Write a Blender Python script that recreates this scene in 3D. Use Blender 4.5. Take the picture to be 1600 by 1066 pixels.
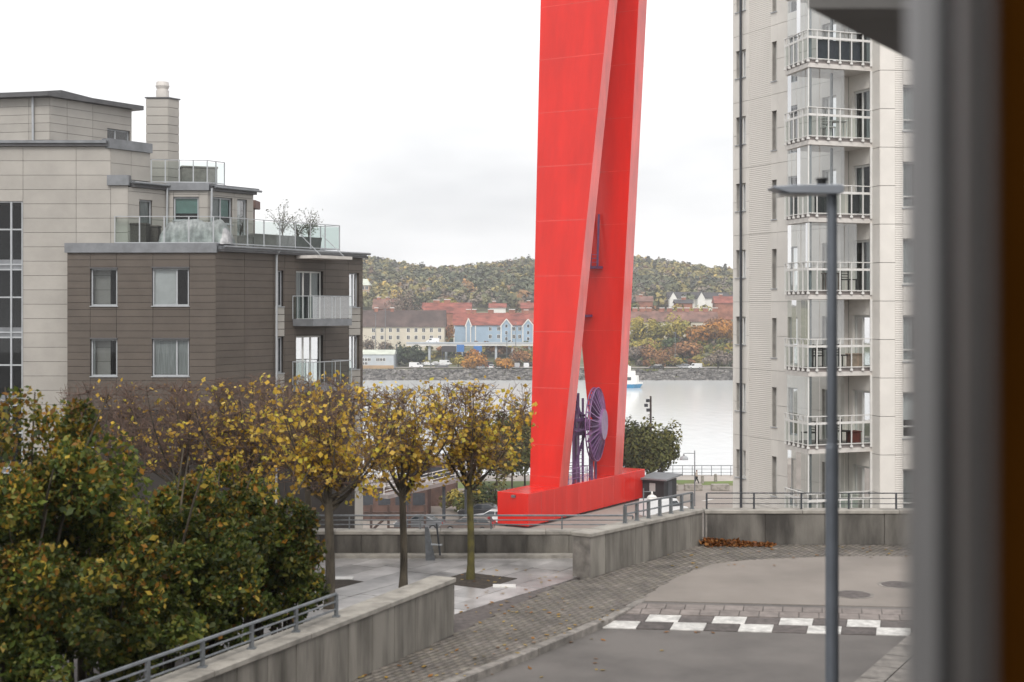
import bpy, bmesh, math, random
import numpy as np
from mathutils import Vector, Matrix
R = math.radians
random.seed(7); rng = np.random.default_rng(7)
for o in list(bpy.data.objects): bpy.data.objects.remove(o)
scene = bpy.context.scene
COL = scene.collection

# ---------------------------------------------------------------- camera
F, HZ, EYE = 2222.0, 480.0, 4.9          # focal length and eye-level row of the photograph (1600 px wide), eye height in metres
cam = bpy.data.cameras.new('camera'); camo = bpy.data.objects.new('camera', cam); COL.objects.link(camo)
camo.location = (0, 0, EYE); camo.rotation_euler = (R(90), 0, 0)
cam.sensor_width = 36; cam.lens = 50; cam.shift_y = -(533 - HZ) / 1600
cam.clip_start = 0.05; cam.clip_end = 6000
cam.dof.use_dof = True; cam.dof.focus_distance = 105; cam.dof.aperture_fstop = 2.4; cam.dof.aperture_blades = 9
scene.camera = camo

# ---------------------------------------------------------------- sky, sun, exposure
SUN_EL, SUN_AZ = R(47), R(186)           # azimuth clockwise from +Y: veiled sun behind the camera to the left
world = bpy.data.worlds.new('World'); scene.world = world; world.use_nodes = True
nt = world.node_tree; nt.nodes.clear()
wo = nt.nodes.new('ShaderNodeOutputWorld'); bg = nt.nodes.new('ShaderNodeBackground')
sky = nt.nodes.new('ShaderNodeTexSky'); sky.sky_type = 'NISHITA'; sky.sun_disc = False
sky.sun_elevation = SUN_EL; sky.sun_rotation = SUN_AZ; sky.air_density = 1.0; sky.dust_density = 3.0
tc = nt.nodes.new('ShaderNodeTexCoord'); mp = nt.nodes.new('ShaderNodeMapping'); mp.inputs['Scale'].default_value = (1, 1, 3.2)
nz = nt.nodes.new('ShaderNodeTexNoise'); nz.inputs['Scale'].default_value = 2.6; nz.inputs['Detail'].default_value = 5; nz.inputs['Roughness'].default_value = .5
cr = nt.nodes.new('ShaderNodeValToRGB')
cr.color_ramp.elements[0].position = .28; cr.color_ramp.elements[0].color = (4.2, 4.25, 4.37, 1)
cr.color_ramp.elements[1].position = .70; cr.color_ramp.elements[1].color = (8.2, 8.1, 8.0, 1)
mx = nt.nodes.new('ShaderNodeMix'); mx.data_type = 'RGBA'; mx.inputs[0].default_value = .95
nt.links.new(tc.outputs['Generated'], mp.inputs[0]); nt.links.new(mp.outputs[0], nz.inputs['Vector']); nt.links.new(nz.outputs['Fac'], cr.inputs[0])
nt.links.new(sky.outputs[0], mx.inputs[6]); nt.links.new(cr.outputs[0], mx.inputs[7]); nt.links.new(mx.outputs[2], bg.inputs[0])
bg.inputs['Strength'].default_value = .1; nt.links.new(bg.outputs[0], wo.inputs['Surface'])
sun = bpy.data.lights.new('sun', 'SUN'); sun.energy = 1.2; sun.angle = R(24); sun.color = (1, .96, .9)
suno = bpy.data.objects.new('sun', sun); COL.objects.link(suno)
sd = Vector((math.sin(SUN_AZ) * math.cos(SUN_EL), math.cos(SUN_AZ) * math.cos(SUN_EL), math.sin(SUN_EL)))
suno.rotation_euler = sd.to_track_quat('Z', 'Y').to_euler()
vs = scene.view_settings; vs.view_transform = 'Standard'; vs.look = 'None'; vs.exposure = 0.9; vs.gamma = 1; vs.use_curve_mapping = False
scene.cycles.use_denoising = True; scene.cycles.max_bounces = 8; scene.cycles.transparent_max_bounces = 24; scene.cycles.volume_bounces = 1

# ---------------------------------------------------------------- helpers
def P(px, py, Y): return Vector(((px - 800) * Y / F, Y, EYE - (py - HZ) * Y / F))
def G(px, py, z=0.0):
    Y = (EYE - z) * F / (py - HZ); return Vector(((px - 800) * Y / F, Y, z))
def zat(py, Y): return EYE - (py - HZ) * Y / F
UP = Vector((0, 0, 1))
class MB:
    def __init__(s): s.v = []; s.f = []; s.m = []
    def add(s, vs, fs, m=0):
        b = len(s.v); s.v += [tuple(v) for v in vs]; s.f += [tuple(b + i for i in f) for f in fs]; s.m += [m] * len(fs); return s
    def hexa(s, c, m=0):                 # 8 corners: bottom ring 0-3 (ccw seen from above), top ring 4-7
        return s.add(c, [(3, 2, 1, 0), (4, 5, 6, 7), (0, 1, 5, 4), (1, 2, 6, 5), (2, 3, 7, 6), (3, 0, 4, 7)], m)
    def box(s, x0, x1, y0, y1, z0, z1, m=0):
        return s.hexa([(x0, y0, z0), (x1, y0, z0), (x1, y1, z0), (x0, y1, z0), (x0, y0, z1), (x1, y0, z1), (x1, y1, z1), (x0, y1, z1)], m)
    def prism(s, poly, z0, z1, m=0):
        n = len(poly)
        ar = sum(poly[i][0] * poly[(i + 1) % n][1] - poly[(i + 1) % n][0] * poly[i][1] for i in range(n))
        if ar < 0: poly = poly[::-1]
        zz0 = z0 if hasattr(z0, '__len__') else [z0] * n; zz1 = z1 if hasattr(z1, '__len__') else [z1] * n
        if ar < 0: zz0 = zz0[::-1]; zz1 = zz1[::-1]
        vs = [(p[0], p[1], zz0[i]) for i, p in enumerate(poly)] + [(p[0], p[1], zz1[i]) for i, p in enumerate(poly)]
        return s.add(vs, [tuple(range(n - 1, -1, -1)), tuple(range(n, 2 * n))] + [(i, (i + 1) % n, n + (i + 1) % n, n + i) for i in range(n)], m)
    def tube(s, p0, p1, r0, r1=None, n=8, cap=True, m=0):
        p0 = Vector(p0); p1 = Vector(p1); r1 = r0 if r1 is None else r1
        d = (p1 - p0).normalized(); a = d.orthogonal().normalized(); b = d.cross(a); vs = []
        for p, r in ((p0, r0), (p1, r1)):
            for i in range(n):
                t = 2 * math.pi * i / n; vs.append(p + a * (math.cos(t) * r) + b * (math.sin(t) * r))
        fs = [(i, (i + 1) % n, n + (i + 1) % n, n + i) for i in range(n)]
        if cap: fs += [tuple(range(n - 1, -1, -1)), tuple(range(n, 2 * n))]
        return s.add(vs, fs, m)
    def bar(s, p0, p1, w, h, up=UP, m=0):    # rectangular bar, w sideways, h along up
        p0 = Vector(p0); p1 = Vector(p1); d = (p1 - p0).normalized(); a = d.cross(up)
        if a.length < 1e-4: a = d.cross(Vector((0, 1, 0)))
        a.normalize(); b = a.cross(d).normalized()
        c = []
        for q in (-1, 1):
            for p, t in ((p0, -1), (p0, 1), (p1, 1), (p1, -1)): c.append(p + a * (t * w / 2) + b * (q * h / 2))
        return s.hexa(c, m)
    def build(s, name, mats, parent=None, smooth=False, bevel=0, loc=None):
        me = bpy.data.meshes.new(name); me.from_pydata(s.v, [], s.f)
        for q in (mats if isinstance(mats, (list, tuple)) else [mats]): me.materials.append(q)
        if any(s.m): me.polygons.foreach_set('material_index', s.m)
        bm = bmesh.new(); bm.from_mesh(me); bmesh.ops.recalc_face_normals(bm, faces=bm.faces)
        if bevel: bmesh.ops.bevel(bm, geom=bm.edges[:], offset=bevel, segments=1, affect='EDGES', clamp_overlap=True)
        bm.to_mesh(me); bm.free()
        if smooth: me.polygons.foreach_set('use_smooth', [True] * len(me.polygons))
        me.update(); return link(name, me, parent)
def link(name, me, parent=None):
    o = bpy.data.objects.new(name, me); COL.objects.link(o)
    if parent is not None: o.parent = parent; o.matrix_parent_inverse = base_inv(parent)
    return o
def base_inv(p):
    m = Matrix.LocRotScale(p.location, p.rotation_euler, p.scale)
    if p.parent is not None: m = Matrix.LocRotScale(p.parent.location, p.parent.rotation_euler, p.parent.scale) @ p.matrix_parent_inverse @ m
    return m.inverted()
def tag(o, label=None, cat=None, group=None, kind=None):
    for k, v in (('label', label), ('category', cat), ('group', group), ('kind', kind)):
        if v: o[k] = v
    return o
def thing(name, loc, label, cat, group=None):
    o = bpy.data.objects.new(name, None); COL.objects.link(o); o.location = loc; o.empty_display_size = .3
    return tag(o, label, cat, group)
def struct(o): o['kind'] = 'structure'; return o
def fast_mesh(name, verts, faces, mats, parent=None, cols=None, smooth=False, mi=None):
    """verts n x 3, faces m x k arrays; cols per-vertex rgb"""
    me = bpy.data.meshes.new(name); nv, (nf, k) = len(verts), faces.shape
    me.vertices.add(nv); me.vertices.foreach_set('co', np.asarray(verts, 'f4').ravel())
    me.loops.add(nf * k); me.loops.foreach_set('vertex_index', faces.astype('i4').ravel())
    me.polygons.add(nf); me.polygons.foreach_set('loop_start', np.arange(0, nf * k, k, dtype='i4')); me.polygons.foreach_set('loop_total', np.full(nf, k, 'i4'))
    for q in (mats if isinstance(mats, (list, tuple)) else [mats]): me.materials.append(q)
    if mi is not None: me.polygons.foreach_set('material_index', np.asarray(mi, 'i4'))
    if cols is not None:
        a = me.color_attributes.new('Col', 'FLOAT_COLOR', 'POINT')
        a.data.foreach_set('color', np.concatenate([cols, np.ones((nv, 1))], 1).astype('f4').ravel())
    if smooth: me.polygons.foreach_set('use_smooth', [True] * nf)
    me.update(calc_edges=True); return link(name, me, parent)

# ---------------------------------------------------------------- materials
def mat(name, col, rough=.6, var=.12, scale=3.0, bump=0.0, bscale=40.0, metal=0.0, spec=.5, stretch=(1, 1, 1), col2=None, lo=.35, hi=.7, coat=0.0, attr=False, detail=6, trans=0.0, obj_var=0.0):
    m = bpy.data.materials.new(name); m.use_nodes = True; t = m.node_tree; b = t.nodes['Principled BSDF']
    b.inputs['Roughness'].default_value = rough; b.inputs['Metallic'].default_value = metal; b.inputs['Specular IOR Level'].default_value = spec
    b.inputs['Coat Weight'].default_value = coat; b.inputs['Coat Roughness'].default_value = .08
    tc = t.nodes.new('ShaderNodeTexCoord'); mp = t.nodes.new('ShaderNodeMapping'); mp.inputs['Scale'].default_value = stretch
    t.links.new(tc.outputs['Object'], mp.inputs[0])
    nz = t.nodes.new('ShaderNodeTexNoise'); nz.inputs['Scale'].default_value = scale; nz.inputs['Detail'].default_value = detail; nz.inputs['Roughness'].default_value = .6
    t.links.new(mp.outputs[0], nz.inputs['Vector'])
    c2 = col2 or tuple(c * (1 - 2.2 * var) for c in col); c1 = tuple(min(1, c * (1 + var)) for c in col)
    rp = t.nodes.new('ShaderNodeValToRGB'); rp.color_ramp.elements[0].position = lo; rp.color_ramp.elements[1].position = hi
    rp.color_ramp.elements[0].color = (*c2, 1); rp.color_ramp.elements[1].color = (*c1, 1)
    t.links.new(nz.outputs['Fac'], rp.inputs[0]); out = rp.outputs[0]
    if attr:
        at = t.nodes.new('ShaderNodeAttribute'); at.attribute_name = 'Col'
        mm = t.nodes.new('ShaderNodeMix'); mm.data_type = 'RGBA'; mm.blend_type = 'MULTIPLY'; mm.inputs[0].default_value = 1
        t.links.new(out, mm.inputs[6]); t.links.new(at.outputs['Color'], mm.inputs[7]); out = mm.outputs[2]
    if obj_var:
        oi = t.nodes.new('ShaderNodeObjectInfo'); mr = t.nodes.new('ShaderNodeMapRange')
        mr.inputs[3].default_value = 1 - obj_var; mr.inputs[4].default_value = 1 + obj_var; t.links.new(oi.outputs['Random'], mr.inputs[0])
        mm = t.nodes.new('ShaderNodeMix'); mm.data_type = 'RGBA'; mm.blend_type = 'MULTIPLY'; mm.inputs[0].default_value = 1
        t.links.new(out, mm.inputs[6]); t.links.new(mr.outputs[0], mm.inputs[7]); out = mm.outputs[2]
    t.links.new(out, b.inputs['Base Color'])
    if bump:
        n2 = t.nodes.new('ShaderNodeTexNoise'); n2.inputs['Scale'].default_value = bscale; n2.inputs['Detail'].default_value = 4
        t.links.new(mp.outputs[0], n2.inputs['Vector'])
        bp = t.nodes.new('ShaderNodeBump'); bp.inputs['Strength'].default_value = bump; bp.inputs['Distance'].default_value = .02
        t.links.new(n2.outputs['Fac'], bp.inputs['Height']); t.links.new(bp.outputs[0], b.inputs['Normal'])
    if trans:
        tr = t.nodes.new('ShaderNodeBsdfTranslucent'); t.links.new(out, tr.inputs[0]); ms = t.nodes.new('ShaderNodeMixShader'); ms.inputs[0].default_value = trans
        t.links.new(b.outputs[0], ms.inputs[1]); t.links.new(tr.outputs[0], ms.inputs[2]); t.links.new(ms.outputs[0], t.nodes['Material Output'].inputs[0])
    return m
def glass(name, tint=(.85, .9, .9), refl=1.0, lo=.03):
    m = bpy.data.materials.new(name); m.use_nodes = True; t = m.node_tree; t.nodes.remove(t.nodes['Principled BSDF'])
    tr = t.nodes.new('ShaderNodeBsdfTransparent'); tr.inputs[0].default_value = (*tint, 1); gl = t.nodes.new('ShaderNodeBsdfGlossy'); gl.inputs['Roughness'].default_value = .02
    fr = t.nodes.new('ShaderNodeLayerWeight'); fr.inputs[0].default_value = .25
    mr = t.nodes.new('ShaderNodeMapRange'); mr.inputs[3].default_value = lo * refl; mr.inputs[4].default_value = min(1, .95 * refl)
    t.links.new(fr.outputs['Fresnel'], mr.inputs[0]); ms = t.nodes.new('ShaderNodeMixShader'); t.links.new(mr.outputs[0], ms.inputs[0])
    t.links.new(tr.outputs[0], ms.inputs[1]); t.links.new(gl.outputs[0], ms.inputs[2]); t.links.new(ms.outputs[0], t.nodes['Material Output'].inputs[0])
    return m
M = dict(
    asphalt=mat('asphalt', (.122, .111, .103), .72, .17, .55, .4, 160, lo=.3, hi=.6, detail=10),
    tan=mat('tan_asphalt', (.235, .207, .184), .8, .09, .5, .25, 150),
    paver=mat('paver', (.15, .136, .12), .75, .18, 1.2, .2, 90, attr=True, lo=.3, hi=.6),
    slab=mat('granite_slab', (.32, .305, .30), .3, .27, 1.2, .12, 70, lo=.3, hi=.65, obj_var=.2),
    humpslab=mat('hump_slab', (.22, .19, .175), .8, .12, 6, .15, 120, obj_var=.12),
    white_paint=mat('white_paint', (.58, .565, .54), .7, .16, 7, .1, 120),
    dark_paint=mat('dark_sett', (.105, .09, .085), .75, .2, 9, .15, 120, obj_var=.2),
    kerb=mat('kerb_granite', (.23, .21, .19), .7, .2, 5, .2, 80, obj_var=.12),
    concrete=mat('stained_concrete', (.225, .208, .182), .85, .1, 2.0, .25, 60, stretch=(1.7, 1.7, .25), col2=(.07, .063, .053), lo=.28, hi=.62, obj_var=.13, detail=9),
    concdark=mat('dark_stained_concrete', (.185, .172, .152), .85, .1, 1.3, .25, 60, stretch=(1.3, 1.3, .3), col2=(.05, .045, .04), lo=.36, hi=.66, obj_var=.15, detail=9),
    coping=mat('coping_concrete', (.29, .27, .24), .8, .18, 3, .2, 60, lo=.3, hi=.6),
    steel=mat('galvanised_steel', (.22, .235, .25), .45, .12, 8, metal=.6),
    darksteel=mat('dark_steel', (.06, .065, .075), .5, .1, 8, metal=.3),
    brown=mat('brown_panel', (.102, .084, .070), .55, .06, 1.2, .04, 60, obj_var=.05),
    brownback=mat('brown_joint', (.03, .025, .022), .8),
    cream=mat('cream_panel', (.375, .355, .326), .5, .05, .9, .03, 60, obj_var=.035),
    creamback=mat('cream_joint', (.13, .12, .11), .8),
    zinc=mat('zinc_sheet', (.23, .24, .255), .42, .1, 2, metal=.35, obj_var=.06),
    zincdark=mat('zinc_dark', (.10, .10, .105), .5, .1, 2),
    frame=mat('window_frame', (.40, .42, .44), .45, .05),
    whiteframe=mat('white_frame', (.62, .62, .60), .45, .05),
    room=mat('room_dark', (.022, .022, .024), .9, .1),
    blind=mat('blind', (.66, .66, .65), .8, .04), curtain=mat('curtain', (.40, .41, .40), .9, .12, 6, stretch=(6, 6, .3)),
    greenblind=mat('green_blind', (.19, .33, .29), .8, .08),
    glass=glass('window_glass', (.8, .84, .85)), glass2=glass('clear_glass', (.80, .86, .84), .35), bayglass=glass('bay_glass', (.88, .91, .9), 1.0, .2),
    tower=mat('tower_panel', (.70, .668, .625), .6, .04, .8, .03, 60, obj_var=.03),
    towerback=mat('tower_joint', (.40, .38, .355), .8),
    slabwhite=mat('slab_white', (.60, .57, .54), .6, .06), slabgrey=mat('slab_grey', (.27, .24, .23), .7, .1),
    rail=mat('white_rail', (.66, .65, .63), .45, .04), column=mat('bay_post', (.19, .21, .225), .5, .06),
    red=mat('crane_red', (.64, .014, .006), .22, .10, .5, .012, 5, coat=.0, spec=.4, stretch=(1, 1, .18), lo=.25, hi=.75),
    redlight=mat('crane_red_sky_sheen', (.70, .05, .035), .2, .14, .6, .02, 10, coat=.7, stretch=(1, 1, .25)),  # paler red, sky reflection put into the base colour
    purple=mat('purple_paint', (.12, .05, .15), .45, .15, 1.5, coat=.2),
    purplelight=mat('purple_paint_pale', (.20, .085, .23), .45, .15, 1.5, coat=.2),
    black=mat('black', (.012, .012, .013), .5), blackwood=mat('black_boards', (.02, .02, .022), .7, .2, 4, stretch=(8, 8, .3)),
    bark=mat('bark', (.085, .07, .05), .9, .3, 6, .5, 30, stretch=(1, 1, .3)), moss=mat('mossy_bark', (.10, .088, .022), .9, .3, 5, .5, 30, col2=(.05, .042, .02)),
    twig=mat('twig', (.16, .105, .082), .9, .2, 10), twigfar=mat('bare_twig', (.14, .11, .095), .9, .2, 3),
    leaf=mat('leaf', (1, 1, 1), .5, .12, 1.2, attr=True, trans=.38, spec=.3), farleaf=mat('far_leaf', (1, 1, 1), .8, .2, .35, attr=True, spec=.1),
    grass=mat('grass', (.11, .17, .035), .9, .25, .4, .3, 3, col2=(.13, .13, .05)), bank=mat('far_bank', (.16, .145, .10), .95, .3, .12, .3, 1, col2=(.09, .10, .045)),
    rock=mat('riprap', (.17, .16, .15), .9, .3, .6, .5, 3, attr=True), quay=mat('quay_paving', (.30, .265, .235), .85, .1, .12, .2, 6), gravel=mat('gravel_path', (.42, .38, .34), .9, .08, .2),
    woodland=mat('forest_floor', (.09, .085, .05), .95, .3, .03),
)
# ---------------------------------------------------------------- near ground: the street terrace
TH = R(32); D = Vector((math.sin(TH), math.cos(TH), 0)); E = Vector((math.cos(TH), -math.sin(TH), 0))   # street direction, across it to the right
RZ = -.10                                                                                            # roadway level; pavement and plaza at 0
struct(MB().box(-60, 60, -40, 29.2, -17, RZ - .03).build('terrace', M['concrete']))
struct(MB().add([(-60, -40, RZ), (60, -40, RZ), (60, 29.1, RZ), (-60, 29.1, RZ)], [(0, 1, 2, 3)]).build('road', M['asphalt']))
def inside(x, y, poly):
    c = False; n = len(poly)
    for i in range(n):
        x0, y0 = poly[i]; x1, y1 = poly[(i + 1) % n]
        if (y0 > y) != (y1 > y) and x < (x1 - x0) * (y - y0) / (y1 - y0) + x0: c = not c
    return c
def xy(v): return (v[0], v[1])
kerb_px = [(830, 1012), (940, 966), (1000, 935), (1040, 910), (1075, 893), (1110, 881), (1180, 873), (1300, 869), (1420, 868), (1700, 868), (2200, 868)]
kerb_pts = [G(830, 1012) - D * 22, G(830, 1012) - D * 3] + [G(*p) for p in kerb_px]
ends = dict(pl=G(710, 990), ra=G(890, 906), rb=G(921, 903), rc=Vector((3.95, 29.42, 0)))
WALLD = (G(710, 990) - G(566, 1057)).normalized()
side_poly = [xy(p) for p in kerb_pts] + [(24, 29.0), (3.95, 29.42), xy(ends['rb']), xy(ends['ra']), xy(ends['pl']), xy(ends['pl'] - WALLD * 20)]
struct(MB().prism(side_poly, RZ - .02, -.035).build('pavement', M['paver']))
# clay pavers of the pavement, too small to pick apart one by one
vs, fs, cs = [], [], []
def pavers(poly, w, l, org, d, e, z, bounds, gap=.005, jz=.0035):
    a0, a1, b0, b1 = bounds; j = 0; b = b0
    while b < b1:
        a = a0 + (l / 2 if j % 2 else 0)
        while a < a1:
            c = org + d * (a + l / 2) + e * (b + w / 2)
            if c.y > 8 and inside(c.x, c.y, poly):
                k = len(vs); dz = z + random.uniform(-jz, jz * .5); g = .88 + .22 * random.random() ** 1.6
                if random.random() < .04: g *= 1.35
                tl = random.uniform(-.003, .003)
                for q, (s, t) in enumerate(((0, 0), (1, 0), (1, 1), (0, 1))):
                    p = org + d * (a + gap + s * (l - 2 * gap)) + e * (b + gap + t * (w - 2 * gap))
                    vs.append((p.x, p.y, dz + tl * (1 if s else -1)))
                for q in range(4): v = vs[k + q]; vs.append((v[0], v[1], z - .03))
                for q in range(8): cs.append((g, g * random.uniform(.95, 1.0), g * random.uniform(.9, 1.0)))
                fs.extend([(k, k + 1, k + 2, k + 3), (k, k + 4, k + 5, k + 1), (k + 1, k + 5, k + 6, k + 2), (k + 2, k + 6, k + 7, k + 3), (k + 3, k + 7, k + 4, k)])
            a += l
        b += w; j += 1
pavers(side_poly, .105, .21, G(940, 966), D, -E, 0, (-16, 30, -22, 11))
tag(fast_mesh('clay_pavers', np.array(vs), np.array(fs), M['paver'], cols=np.array(cs)), 'small brown grey pavers covering the pavement beside the road', 'pavers', kind='stuff')
# kerb stones
kerb = thing('kerb', G(940, 966), 'granite kerb stones along the pavement edge beside the road', 'kerb')
for (p, q) in zip(kerb_pts[:4], kerb_pts[1:5]):
    L = (q - p).length; n = max(1, round(L / .95)); dd = (q - p) / n; nn = dd.normalized().cross(UP)
    for i in range(n):
        if p.y + dd.y * i < 9: continue
        a = p + dd * i + dd.normalized() * .006; b = p + dd * (i + 1) - dd.normalized() * .006
        MB().prism([xy(a - nn * .02), xy(b - nn * .02), xy(b + nn * .13), xy(a + nn * .13)], RZ - .02, .012 if p.y < 22 else -.003).build('kerb_stone', M['kerb'], kerb, bevel=.012)
# raised tan crossing table behind the speed hump
tan_poly = [xy(G(958, 957, -.03)), xy(G(1000, 935)), xy(G(1040, 910)), xy(G(1075, 893)), xy(G(1110, 881)), xy(G(1180, 873)), xy(G(1300, 869)), xy(G(1420, 868)), xy(G(2200, 868))]
hy = lambda px, py: G(px, py, -.05)
hA, hB = hy(937, 977), hy(1405, 989)                      # near edge of the painted squares
hu = (hB - hA); hu.z = 0; hu.normalize(); hv = Vector((-hu.y, hu.x, 0))
far_edge = [hA + hv * 1.72 + hu * .55, hA + hv * 1.72 + hu * 16]
struct(MB().prism([xy(far_edge[1]), xy(far_edge[0])] + tan_poly[1:] + [(30, far_edge[1].y + 8)], RZ, -.006).build('raised_crossing', M['tan']))
hump = thing('speed_hump', hA, 'speed hump with chequered white and dark squares across the road', 'speed hump')
sq = .52; sd_ = .42
def hpt(a, b): 
    t = max(0, min(1, b / 1.7)); return hA + hu * a + hv * b + UP * (-hA.z + RZ + .006 + t * (.088))
MB().hexa([hpt(-.3, -.1) - UP * .05, hpt(15, -.1) - UP * .05, hpt(15, 1.74) - UP * .09, hpt(.15, 1.74) - UP * .09, hpt(-.3, -.1) - UP * .01, hpt(15, -.1) - UP * .01, hpt(15, 1.74) - UP * .01, hpt(.15, 1.74) - UP * .01]).build('ramp', M['asphalt'], hump)
for r in range(2):
    for c in range(28):
        o = 0.04 + r * .06
        w = (c + r) % 2 == 0
        a0, a1, b0, b1 = o + c * sq + .006, o + (c + 1) * sq - .006, r * sd_ + .006, (r + 1) * sd_ - .006
        sk = .13 * 0.5
        pts = [hpt(a0 + b0 * .16, b0), hpt(a1 + b0 * .16, b0), hpt(a1 + b1 * .16, b1), hpt(a0 + b1 * .16, b1)]
        h = .008 if w else .005
        MB().hexa([p - UP * .03 for p in pts] + [p + UP * h for p in pts]).build('white_square' if w else 'dark_square', M['white_paint'] if w else M['dark_paint'], hump)
for r in range(2):
    for c in range(46):
        w = .315; b0 = .87 + r * .33; a0 = .2 + c * w + r * .05
        pts = [hpt(a0 + .008 + b0 * .1, b0 + .008), hpt(a0 + w - .008 + b0 * .1, b0 + .008), hpt(a0 + w - .008 + b0 * .1 + .03, b0 + .322), hpt(a0 + .008 + b0 * .1 + .03, b0 + .322)]
        MB().hexa([p - UP * .03 for p in pts] + [p + UP * .006 for p in pts]).build('hump_slab', M['humpslab'], hump)
# pavement across the road, lower right corner
qa, qb = G(1348, 1066, RZ), G(1440, 985, RZ); qd = (qb - qa).normalized(); qn = Vector((qd.y, -qd.x, 0))
q0, q1 = qa - qd * 10, qa + qd * 7
struct(MB().prism([xy(q0), xy(q1), xy(q1 + qn * 8), xy(q0 + qn * 8)], RZ - .02, .0).build('near_pavement', M['paver']))
npv = thing('kerb', qa, 'pale kerb slabs of the near pavement at the lower right corner', 'kerb')
for i in range(24):
    for j in range(3):
        a = q0 + qd * (i * .7) + qn * (j * .36)
        MB().prism([xy(a + qd * .01 + qn * .01), xy(a + qd * .69 + qn * .01), xy(a + qd * .69 + qn * .35), xy(a + qd * .01 + qn * .35)], RZ, .016).build('paving_slab', M['kerb'], npv)

# plaza paved with large granite slabs
plaza_poly = [xy(ends['pl']), xy(ends['ra']), (2.7, 28.0), (-30, 28.0), (-30, 5), xy(ends['pl'] - WALLD * 20)]
plaza = struct(MB().prism(plaza_poly, RZ - .02, -.007).build('plaza', M['dark_paint']))
org = G(720, 985); n_s = 0; cand = []
for j in range(0, 40):
    wj = .62; b = -.1 + j * wj; a = -12 - random.random()
    while a < 14:
        l = random.choice((.95, 1.2, 1.45, 1.7))
        c = org + D * (a + l / 2) - E * (b + wj / 2); px = 800 + c.x / max(c.y, 1) * F
        cs4 = [org + D * (a + i * l) - E * (b + j_ * wj) for i in (0, 1) for j_ in (0, 1)]
        if c.y > 15 and any(inside(p.x, p.y, plaza_poly) for p in cs4) and 330 < px < 1010: cand.append((abs(px - 700), a, b, l, wj))
        a += l
def clip(poly, cl):
    ar = sum(cl[i][0] * cl[(i + 1) % len(cl)][1] - cl[(i + 1) % len(cl)][0] * cl[i][1] for i in range(len(cl))); sg = 1 if ar > 0 else -1
    for i in range(len(cl)):
        (x0, y0), (x1, y1) = cl[i], cl[(i + 1) % len(cl)]; f = lambda p: sg * ((x1 - x0) * (p[1] - y0) - (y1 - y0) * (p[0] - x0)) - .004; out = []
        for p, q in zip(poly, poly[1:] + poly[:1]):
            fp, fq = f(p), f(q)
            if fp >= 0: out.append(p)
            if (fp >= 0) != (fq >= 0): t = fp / (fp - fq); out.append((p[0] + (q[0] - p[0]) * t, p[1] + (q[1] - p[1]) * t))
        poly = out
        if len(poly) < 3: return []
    return poly
cand.sort()
for (_, a, b, l, wj) in cand[:290]:
    dz = random.uniform(-.003, .003)
    c4 = clip([xy(org + D * (a + s * l + (.007 if s == 0 else -.007)) - E * (b + r * wj + (.007 if r == 0 else -.007))) for s, r in ((0, 0), (1, 0), (1, 1), (0, 1))], plaza_poly)
    if len(c4) > 2: MB().prism(c4, -.03, dz).build('paving_slab', M['slab'], plaza)

# ---------------------------------------------------------------- concrete parapets
def parapet(label, pts_front, thick, h0, h1, panel, nrm_side=1, zbot=-.05, cap=.07, cm='concrete'):
    """wall along a straight line p -> q; the visible face on the line, thickness away from it"""
    p, q = pts_front; L = (q - p).length; u = (q - p).normalized(); n = Vector((-u.y, u.x, 0)) * nrm_side
    t = thing('parapet_wall', p, label, 'wall')
    k = max(1, round(L / panel)); pl = L / k
    hh = lambda s: h0 + (h1 - h0) * s / L
    MB().prism([xy(p + n * .036 + u * .037), xy(q + n * .036 - u * .01), xy(q + n * (thick - .01) - u * .01), xy(p + n * (thick - .01) + u * .037)], zbot, [hh(0) - cap, hh(L) - cap, hh(L) - cap, hh(0) - cap]).build('core', M['concrete'], t)
    for i in range(k):
        s0, s1 = i * pl + (.038 if i == 0 else .006), (i + 1) * pl - .006; a = p + u * s0; b = p + u * s1
        zt = [hh(s0) - cap, hh(s1) - cap, hh(s1) - cap, hh(s0) - cap]; o = random.uniform(-.004, .004)
        MB().prism([xy(a + n * o), xy(b + n * o), xy(b + n * .035), xy(a + n * .035)], zbot, zt).build('concrete_panel', M[cm], t)
    MB().prism([xy(p), xy(p + n * thick), xy(p + n * thick + u * .035), xy(p + u * .035)], zbot, hh(0) - cap).build('end_panel', M['kerb'], t)
    k2 = max(1, round(L / 2.1)); pl2 = L / k2
    for i in range(k2):
        s0, s1 = i * pl2 + .004, (i + 1) * pl2 - .004; a = p + u * s0; b = p + u * s1
        if i == 0: a = a - u * .02
        zz = [hh(s0), hh(s1), hh(s1), hh(s0)]
        MB().prism([xy(a - n * .025), xy(b - n * .025), xy(b + n * (thick + .025)), xy(a + n * (thick + .025))], [z - cap + .001 for z in zz], zz).build('coping', M['coping'], t, bevel=.008)
    return t, p, u, n, L, hh
# left foreground wall, its end at px 710
w1 = parapet('long concrete wall in the left foreground ending at the plaza', (ends['pl'], ends['pl'] - WALLD * 16), .36, .84, .84, .62, -1)
# right wall from its free end to the corner
w2 = parapet('concrete wall with a free end rising to the corner right of centre', (ends['rb'], ends['rc']), .36, .80, .72, .58, 1)
# back wall right of the corner
w3 = parapet('dark stained concrete wall at the back of the road', (Vector((4.0, 29.40, 0)), Vector((20, 29.3, 0))), .35, .70, .70, 1.25, 1, cm='concdark')
# plaza back wall
w4 = parapet('low concrete wall behind the plaza and the trimmed trees', (Vector((-16, 28.0, 0)), Vector((2.75, 28.0, 0))), .34, .49, .49, .8, 1, cm='concdark')
ledge = MB().box(-16, 2.4, 27.72, 27.99, -.03, .06).build('plinth', M['coping'], w4[0])

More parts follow.
